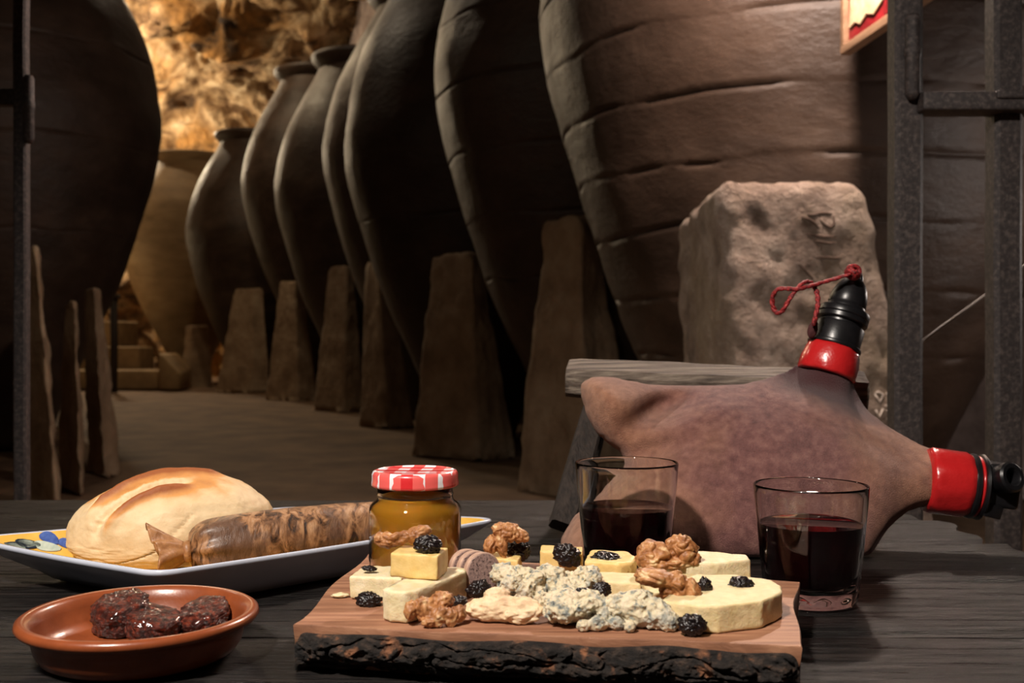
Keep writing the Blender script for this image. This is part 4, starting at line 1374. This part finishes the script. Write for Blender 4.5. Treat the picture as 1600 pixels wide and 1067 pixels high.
# ================================================================== RAISINS
def raisin(label, px, py, Y, wpx, hpx, seed, depth=None, zmin=None, rot=0.0):
    C = at(px, py, Y)
    a = wpx / 2 / F * Y; c = hpx / 2 / F * Y
    b = depth or (a * 0.75)

    def fn(n, o=Vector((seed * 2.7, seed * 1.1, seed))):
        p = n * 2.6 + o
        return 0.86 + 0.36 * abs(noise.noise(p * 1.05 + 0.5 * noise.noise_vector(p * 0.9))) ** 0.8 + 0.07 * abs(noise.noise(n * 8 + o)) + 0.10 * noise.noise(n * 1.6 + o)
    V, Fc = blob(C, (a, b, c), (0, rot, seed * 0.7 % 0.6 - 0.3), 5, fn)
    z0 = zmin if zmin is not None else C.z - c * 1.02
    V = [Vector((v.x, v.y, max(v.z, z0))) for v in V]
    return tag(mk('raisin', (V, Fc), M['raisin']), label, 'raisin', 'raisins on the board')


raisin('wrinkled raisin on the wood before the left white cheese block', 576, 938, 0.612, 40, 27, 1)
raisin('raisin on top of the stacked yellow cheese', 668, 851, 0.607, 44, 30, 2)
raisin('thin raisin pressed on the white cheese at the far left', 577, 888, 0.634, 24, 8, 3, rot=0.1)
raisin('raisin below the front pate disc', 749, 921, 0.620, 38, 30, 4)
raisin('raisin beside the front edge walnut', 717, 939, 0.598, 26, 17, 5)
raisin('dark raisin behind the upright walnut half', 811, 862, 0.704, 36, 30, 6)
raisin('raisin leaning on the yellow wedge by the left wine glass', 886, 868, 0.683, 44, 34, 7, rot=0.5)
raisin('flat oval raisin on the rounded yellow cheese', 948, 875, 0.673, 50, 25, 8, rot=0.1)
raisin('raisin tucked between the blue cheese heap and the middle slice', 940, 921, 0.612, 30, 24, 9)
raisin('thin raisin just left of the tucked one, behind the blue lumps', 911, 924, 0.604, 26, 12, 10)
raisin('raisin half hidden right of the splayed walnut', 1101, 917, 0.588, 24, 30, 11)
raisin('raisin on the largest cheese slab at the right', 1159, 916, 0.600, 44, 30, 12, rot=0.2)
raisin('round raisin at the front between blue cheese and largest slab', 1082, 977, 0.549, 44, 34, 13)

# ================================================================== WOODEN STAND
ws = thing('wooden_stand', 'weathered wooden rack propping up the leather wine skin', 'stand', (0.2, 1.0, TZ))


def beam(a, b, wd, hd, up, mat, name, bev=0.004, nseg=24, seed=0):
    a = Vector(a); b = Vector(b)
    Mx = frame(a, b - a, up)
    L = (b - a).length
    c = bev
    hw, hh = wd / 2, hd / 2
    sec = [(-hw + c, -hh), (hw - c, -hh), (hw, -hh + c), (hw, hh - c), (hw - c, hh), (-hw + c, hh), (-hw, hh - c), (-hw, -hh + c)]
    V, Fc = [], []
    for k in range(nseg + 1):
        z = L * k / nseg
        sh = 0.93 if k in (0, nseg) else 1.0
        for i, (x, y) in enumerate(sec):
            j = 0.0012 * noise.noise(Vector((z * 25, i * 2.2, seed)))
            V.append(Mx @ Vector((x * sh + j, y * sh + j, z)))
    Fc = [(k * 8 + i, k * 8 + (i + 1) % 8, (k + 1) * 8 + (i + 1) % 8, (k + 1) * 8 + i) for k in range(nseg) for i in range(8)]
    Fc += [tuple(range(8)), tuple(range(nseg * 8, nseg * 8 + 8))]
    return mk(name, (V, Fc), M[mat], ws, flat_angle=40)


tl = Vector((0, -0.30, 1))
beam(at(887, 590, 1.075), at(1352, 612, 1.03), 0.048, 0.031, tl, 'greywood', 'top_rail', 0.006)
lg0 = on(877, 838, TZ); lg0.z = TZ + 0.009
beam(lg0, at(933, 628, 1.06), 0.024, 0.020, (0, 1, 0), 'legwood', 'leg', 0.003)
lg1 = Vector((0.30, lg0.y - 0.0, TZ + 0.009))
beam(lg1, Vector((0.315, 1.035, TZ + 0.112)), 0.024, 0.020, (0, 1, 0), 'legwood', 'leg', 0.003)
bk0 = Vector((0.075, 1.16, TZ + 0.0085)); bk1 = Vector((0.33, 1.13, TZ + 0.0085))
beam(bk0, Vector((0.093, 1.072, TZ + 0.125)), 0.02, 0.018, (0, 1, 0), 'legwood', 'leg', 0.003)
beam(bk1, Vector((0.322, 1.035, TZ + 0.112)), 0.02, 0.018, (0, 1, 0), 'legwood', 'leg', 0.003)

# ================================================================== LEATHER WINE SKIN
wk = thing('wine_skin', 'brown leather wine skin with two red-banded black spouts lying on the stand', 'wine skin', (0.21, 0.93, TZ))
YB, YT = 0.895, 0.995


def bagY(py):
    return YB + (885 - py) / (885 - 575) * (YT - YB)


outl = [(902, 612), (908, 594), (928, 586), (955, 586), (990, 593), (1040, 599), (1100, 600), (1150, 597), (1190, 590), (1222, 578), (1244, 566), (1255, 553), (1263, 536), (1298, 545), (1334, 560), (1334, 578), (1338, 600), (1350, 626), (1370, 652), (1410, 678), (1455, 700), (1468, 720),
        (1462, 765), (1450, 795), (1420, 801), (1392, 820), (1370, 848), (1350, 878), (1310, 890), (1240, 890), (1160, 886), (1080, 886), (1000, 890), (930, 893), (884, 884), (871, 860), (874, 838), (888, 812), (910, 788), (938, 762), (962, 745), (972, 728),
        (962, 708), (938, 690), (915, 658)]
OP = [Vector((x, y)) for x, y in outl]
OP = [Vector((p.x, p.y)) for p in smooth_path([Vector((p.x, p.y, 0)) for p in OP], 4, True)]


def seg_d(p, a, b):
    ab = b - a
    t = max(0, min(1, (p - a).dot(ab) / max(1e-9, ab.dot(ab))))
    return (p - a - ab * t).length


def inside(p, poly):
    c = False
    n = len(poly)
    j = n - 1
    for i in range(n):
        a, b = poly[i], poly[j]
        if (a.y > p.y) != (b.y > p.y) and p.x < (b.x - a.x) * (p.y - a.y) / (b.y - a.y) + a.x:
            c = not c
        j = i
    return c


pts2 = list(OP)
nb = len(OP)
step = 7.0
y = 560.0
row = 0
dist = [0.0] * nb
while y < 900:
    x = 865.0 + (row % 2) * step / 2
    while x < 1480:
        p = Vector((x, y))
        if inside(p, OP):
            dd = min(seg_d(p, OP[i], OP[(i + 1) % nb]) for i in range(nb))
            if dd > 2.2:
                pts2.append(p); dist.append(dd)
        x += step
    y += step * 0.87
    row += 1
res = delaunay_2d_cdt(pts2, [(i, (i + 1) % nb) for i in range(nb)], [list(range(nb))], 1, 0.001)
v2, _, f2 = res[0], res[1], res[2]
# nearest distance for each output vertex (same order when no point was merged)
if len(v2) == len(pts2):
    dout = dist
else:
    dout = [min(seg_d(Vector(p), OP[i], OP[(i + 1) % nb]) for i in range(nb)) for p in v2]


def thick(px, py, d):
    D = 92.0
    q = min(1.0, d / D)
    t = 0.052 * math.sqrt(max(0.0, 1 - (1 - q) ** 2)) ** 1.05
    # round section where the upper neck leaves the body
    ax_ = Vector((58, -157)).normalized()
    rel = Vector((px - 1292, py - 583))
    s_ = rel.dot(ax_)
    if s_ > -75:
        u_ = (rel - ax_ * s_).length
        wv = 41.0 + max(0.0, -s_) * 0.25
        tn = math.sqrt(max(0.0, 1 - min(1.0, u_ / wv) ** 2)) * wv * 0.0006
        k_ = max(0.0, min(1.0, (s_ + 75) / 65))
        k_ = k_ * k_ * (3 - 2 * k_)
        if u_ < wv * 1.6:
            t = t * (1 - k_) + min(tn, 0.0258) * k_
    return t


def front_extra(px, py):
    """hollows and folds of the front (in metres, towards the viewer)"""
    def gs_(cx, cy, sx, sy, rot=0.0):
        dx, dy = px - cx, py - cy
        u = dx * math.cos(rot) + dy * math.sin(rot); v = -dx * math.sin(rot) + dy * math.cos(rot)
        return math.exp(-(u / sx) ** 2 - (v / sy) ** 2)
    e = 0.0
    e -= 0.036 * gs_(1025, 642, 58, 22, -0.55)      # crease under the upper ear
    e += 0.010 * gs_(940, 630, 40, 40)              # upper ear bulges
    e -= 0.018 * gs_(1000, 708, 62, 16, -0.25)
    e += 0.006 * gs_(1110, 640, 60, 18, -0.3)
    e -= 0.006 * gs_(1330, 690, 60, 12, 0.55)
    e += 0.012 * gs_(960, 810, 70, 45, -0.5)        # lower ear
    e += 0.010 * gs_(1180, 730, 150, 70)
    e -= 0.010 * gs_(1275, 615, 70, 22, 0.25)       # below the upper neck
    e -= 0.007 * gs_(1392, 735, 30, 60, 0.1)
    e += 0.0022 * noise.fractal(Vector((px / 90, py / 90, 1.7)), 0.9, 2.0, 4)
    return e


V, Fc = [], []
n2 = len(v2)
idx_back = {}
for i, p in enumerate(v2):
    d_ = dout[i]
    Yc = bagY(p[1])
    base = at(p[0], p[1], Yc)
    t = thick(p[0], p[1], d_)
    k = min(1.0, d_ / 30.0)
    f = base + Vector((0, -1, 0.12)) * max(0.0, t + front_extra(p[0], p[1]) * k)
    # keep the outline: move outward along the line of the bag plane only
    f.z = max(f.z, TZ + 0.0012)
    V.append(f)
for i, p in enumerate(v2):
    d_ = dout[i]
    if d_ < 1e-6:
        idx_back[i] = i
        continue
    base = at(p[0], p[1], bagY(p[1]))
    t = thick(p[0], p[1], d_) * 0.62
    bq = base + Vector((0, 1, 0)) * t
    bq.z = max(bq.z, TZ + 0.0012)
    idx_back[i] = len(V)
    V.append(bq)
for f in f2:
    Fc.append(tuple(f))
    q = tuple(idx_back[i] for i in reversed(f))
    if set(q) != set(f):
        Fc.append(q)
bag = mk('skin_body', (V, Fc), M['leather'], wk)
sm = bag.modifiers.new('smooth', 'SMOOTH'); sm.iterations = 6; sm.factor = 0.5
sb = bag.modifiers.new('subdivide', 'SUBSURF'); sb.levels = 1; sb.render_levels = 1

# upper neck: stained leather cone, red band, black stopper
px_m = 0.985 / F
nb0 = at(1290, 585, 0.990)
nax = Vector((56, 0, 157)).normalized(); nax = Vector((nax.x, 0.16, nax.z)).normalized()


def neck(base, axis, prof, name, mat, n=64, wob=None, fa=None):
    return mk(name, xf(lathe([(r * px_m, z * px_m) for r, z in prof], n, wob), frame(base, axis)), M[mat], wk, flat_angle=fa)


def crump(r, z, a):
    return r * (1 + 0.018 * math.sin(9 * a + z * 900) + 0.012 * math.sin(5 * a)), z


neck(nb0, nax, [(30, -2), (44, -2), (45.5, 2), (45, 20), (42, 38), (39, 45), (36, 46), (30, 46)], 'red_band', 'redtape', 96, crump)
cap = neck(nb0, nax, [(30, 44), (41, 44), (42, 47), (41, 50), (38.5, 51), (38.5, 80), (37, 82), (34, 83), (34, 86), (38, 87), (40, 89), (40, 95), (38.5, 96.5), (40, 98), (40, 105), (38, 108), (31, 109), (30.5, 113), (29, 116),
                      (30, 119), (28.5, 132), (25, 144), (20, 154), (14, 161), (9, 164), (0, 165)], 'stopper', 'blackplastic', 64, None, 40)
fr_ = frame(nb0, nax)
lug = []
for k in range(21):
    a = 2 * PI * k / 20
    lug.append(fr_ @ (Vector((-6 + 2 * math.cos(a), 9 * math.sin(a) + 0, 158 + 15 * math.cos(a))) * px_m))
mk('stopper_eye', tube(lug, 3.6 * px_m, 8), M['blackplastic'], cap)
cordpts = [(1338, 424), (1322, 430), (1300, 437), (1280, 443), (1262, 448), (1246, 452), (1228, 451), (1214, 453), (1207, 466), (1209, 482), (1216, 489), (1223, 485), (1232, 470), (1242, 455), (1253, 443), (1263, 440), (1272, 447), (1277, 460), (1278, 476), (1275, 492), (1271, 508)]
cp = []
for i, (x, y) in enumerate(cordpts):
    Yc = 0.978 + 0.006 * math.sin(i * 0.9)
    cp.append(at(x, y, Yc))
P = smooth_path(cp, 5)
# two twisted strands
for s in (0, PI):
    strand = []
    for i, p in enumerate(P):
        a = i * 0.9 + s
        strand.append(p + Vector((math.cos(a) * 0.0009, math.sin(a) * 0.0009, math.sin(a + 0.8) * 0.0006)))
    crd = mk('cord', tube(strand, 0.00165, 8), M['cord'], wk)
kn = at(1333, 425, 0.985)
for j, (rx, ry) in enumerate(((0.2, 0.1), (1.2, 0.4), (0.6, 1.3))):
    R = Euler((rx, ry, j)).to_matrix()
    ring_ = [kn + R @ Vector((0.0058 * math.cos(2 * PI * k / 18), 0.0058 * math.sin(2 * PI * k / 18), 0.0012 * math.sin(4 * PI * k / 18))) for k in range(19)]
    mk('cord_knot', tube(ring_, 0.0023, 8), M['cord'], crd)
mk('cord_anchor', blob(at(1270, 515, 0.982), (0.0045, 0.004, 0.0085), (0, 0.25, 0), 3, fnoise(4, 2, 0.2)), M['leather_dark'], wk)

# right neck with the drinking spout
px_m = 0.925 / F
sb0 = at(1452, 750, 0.920)
sax = Vector((1.0, -0.12, -0.13)).normalized()
neck(sb0, sax, [(25, -6), (47, -6), (50, -1), (51, 6), (50.5, 30), (50, 48), (48, 56), (45, 58), (25, 58)], 'red_band', 'redtape', 96, crump)
neck(sb0, sax, [(20, 56), (47, 56), (50, 59), (50, 64), (46, 66), (44, 67), (44, 70), (50, 72), (51, 76), (48, 79), (40, 80), (20, 80), (0, 80)], 'spout_flange', 'blackplastic', 64, None, 40)
neck(sb0, sax, [(42, 66.5), (46.5, 67), (47.5, 69), (46.5, 71), (42, 71.5), (42, 66.5)], 'red_thread', 'redtape', 48)
fs = frame(sb0, sax)
body = xf(bevbox(62 * px_m, 66 * px_m, 52 * px_m, 7 * px_m, 3), fs @ Matrix.Translation(Vector((0, 8, 100)) * px_m))
fsx = fs.to_3x3()
spb = mk('spout_body', body, M['blackplastic'], wk, flat_angle=40)
tc_ = at(1550, 752, 0.905)
tax = Vector((0.35, -0.90, 0.28)).normalized()
mk('spout_tube', xf(lathe([(0, 0), (20 * px_m, 0), (21 * px_m, 4 * px_m), (21 * px_m, 30 * px_m), (23 * px_m, 32 * px_m), (23 * px_m, 40 * px_m), (20 * px_m, 43 * px_m), (14 * px_m, 43 * px_m), (12 * px_m, 40 * px_m), (12 * px_m, 22 * px_m), (0, 22 * px_m)], 40), frame(tc_, tax)), M['blackplastic'], spb, flat_angle=40)
mk('spout_lug', xf(bevbox(30 * px_m, 34 * px_m, 22 * px_m, 4 * px_m, 2), Matrix.Translation(at(1543, 795, 0.905)) @ Euler((0.1, 0.25, 0.2)).to_matrix().to_4x4()), M['blackplastic'], spb, flat_angle=40)
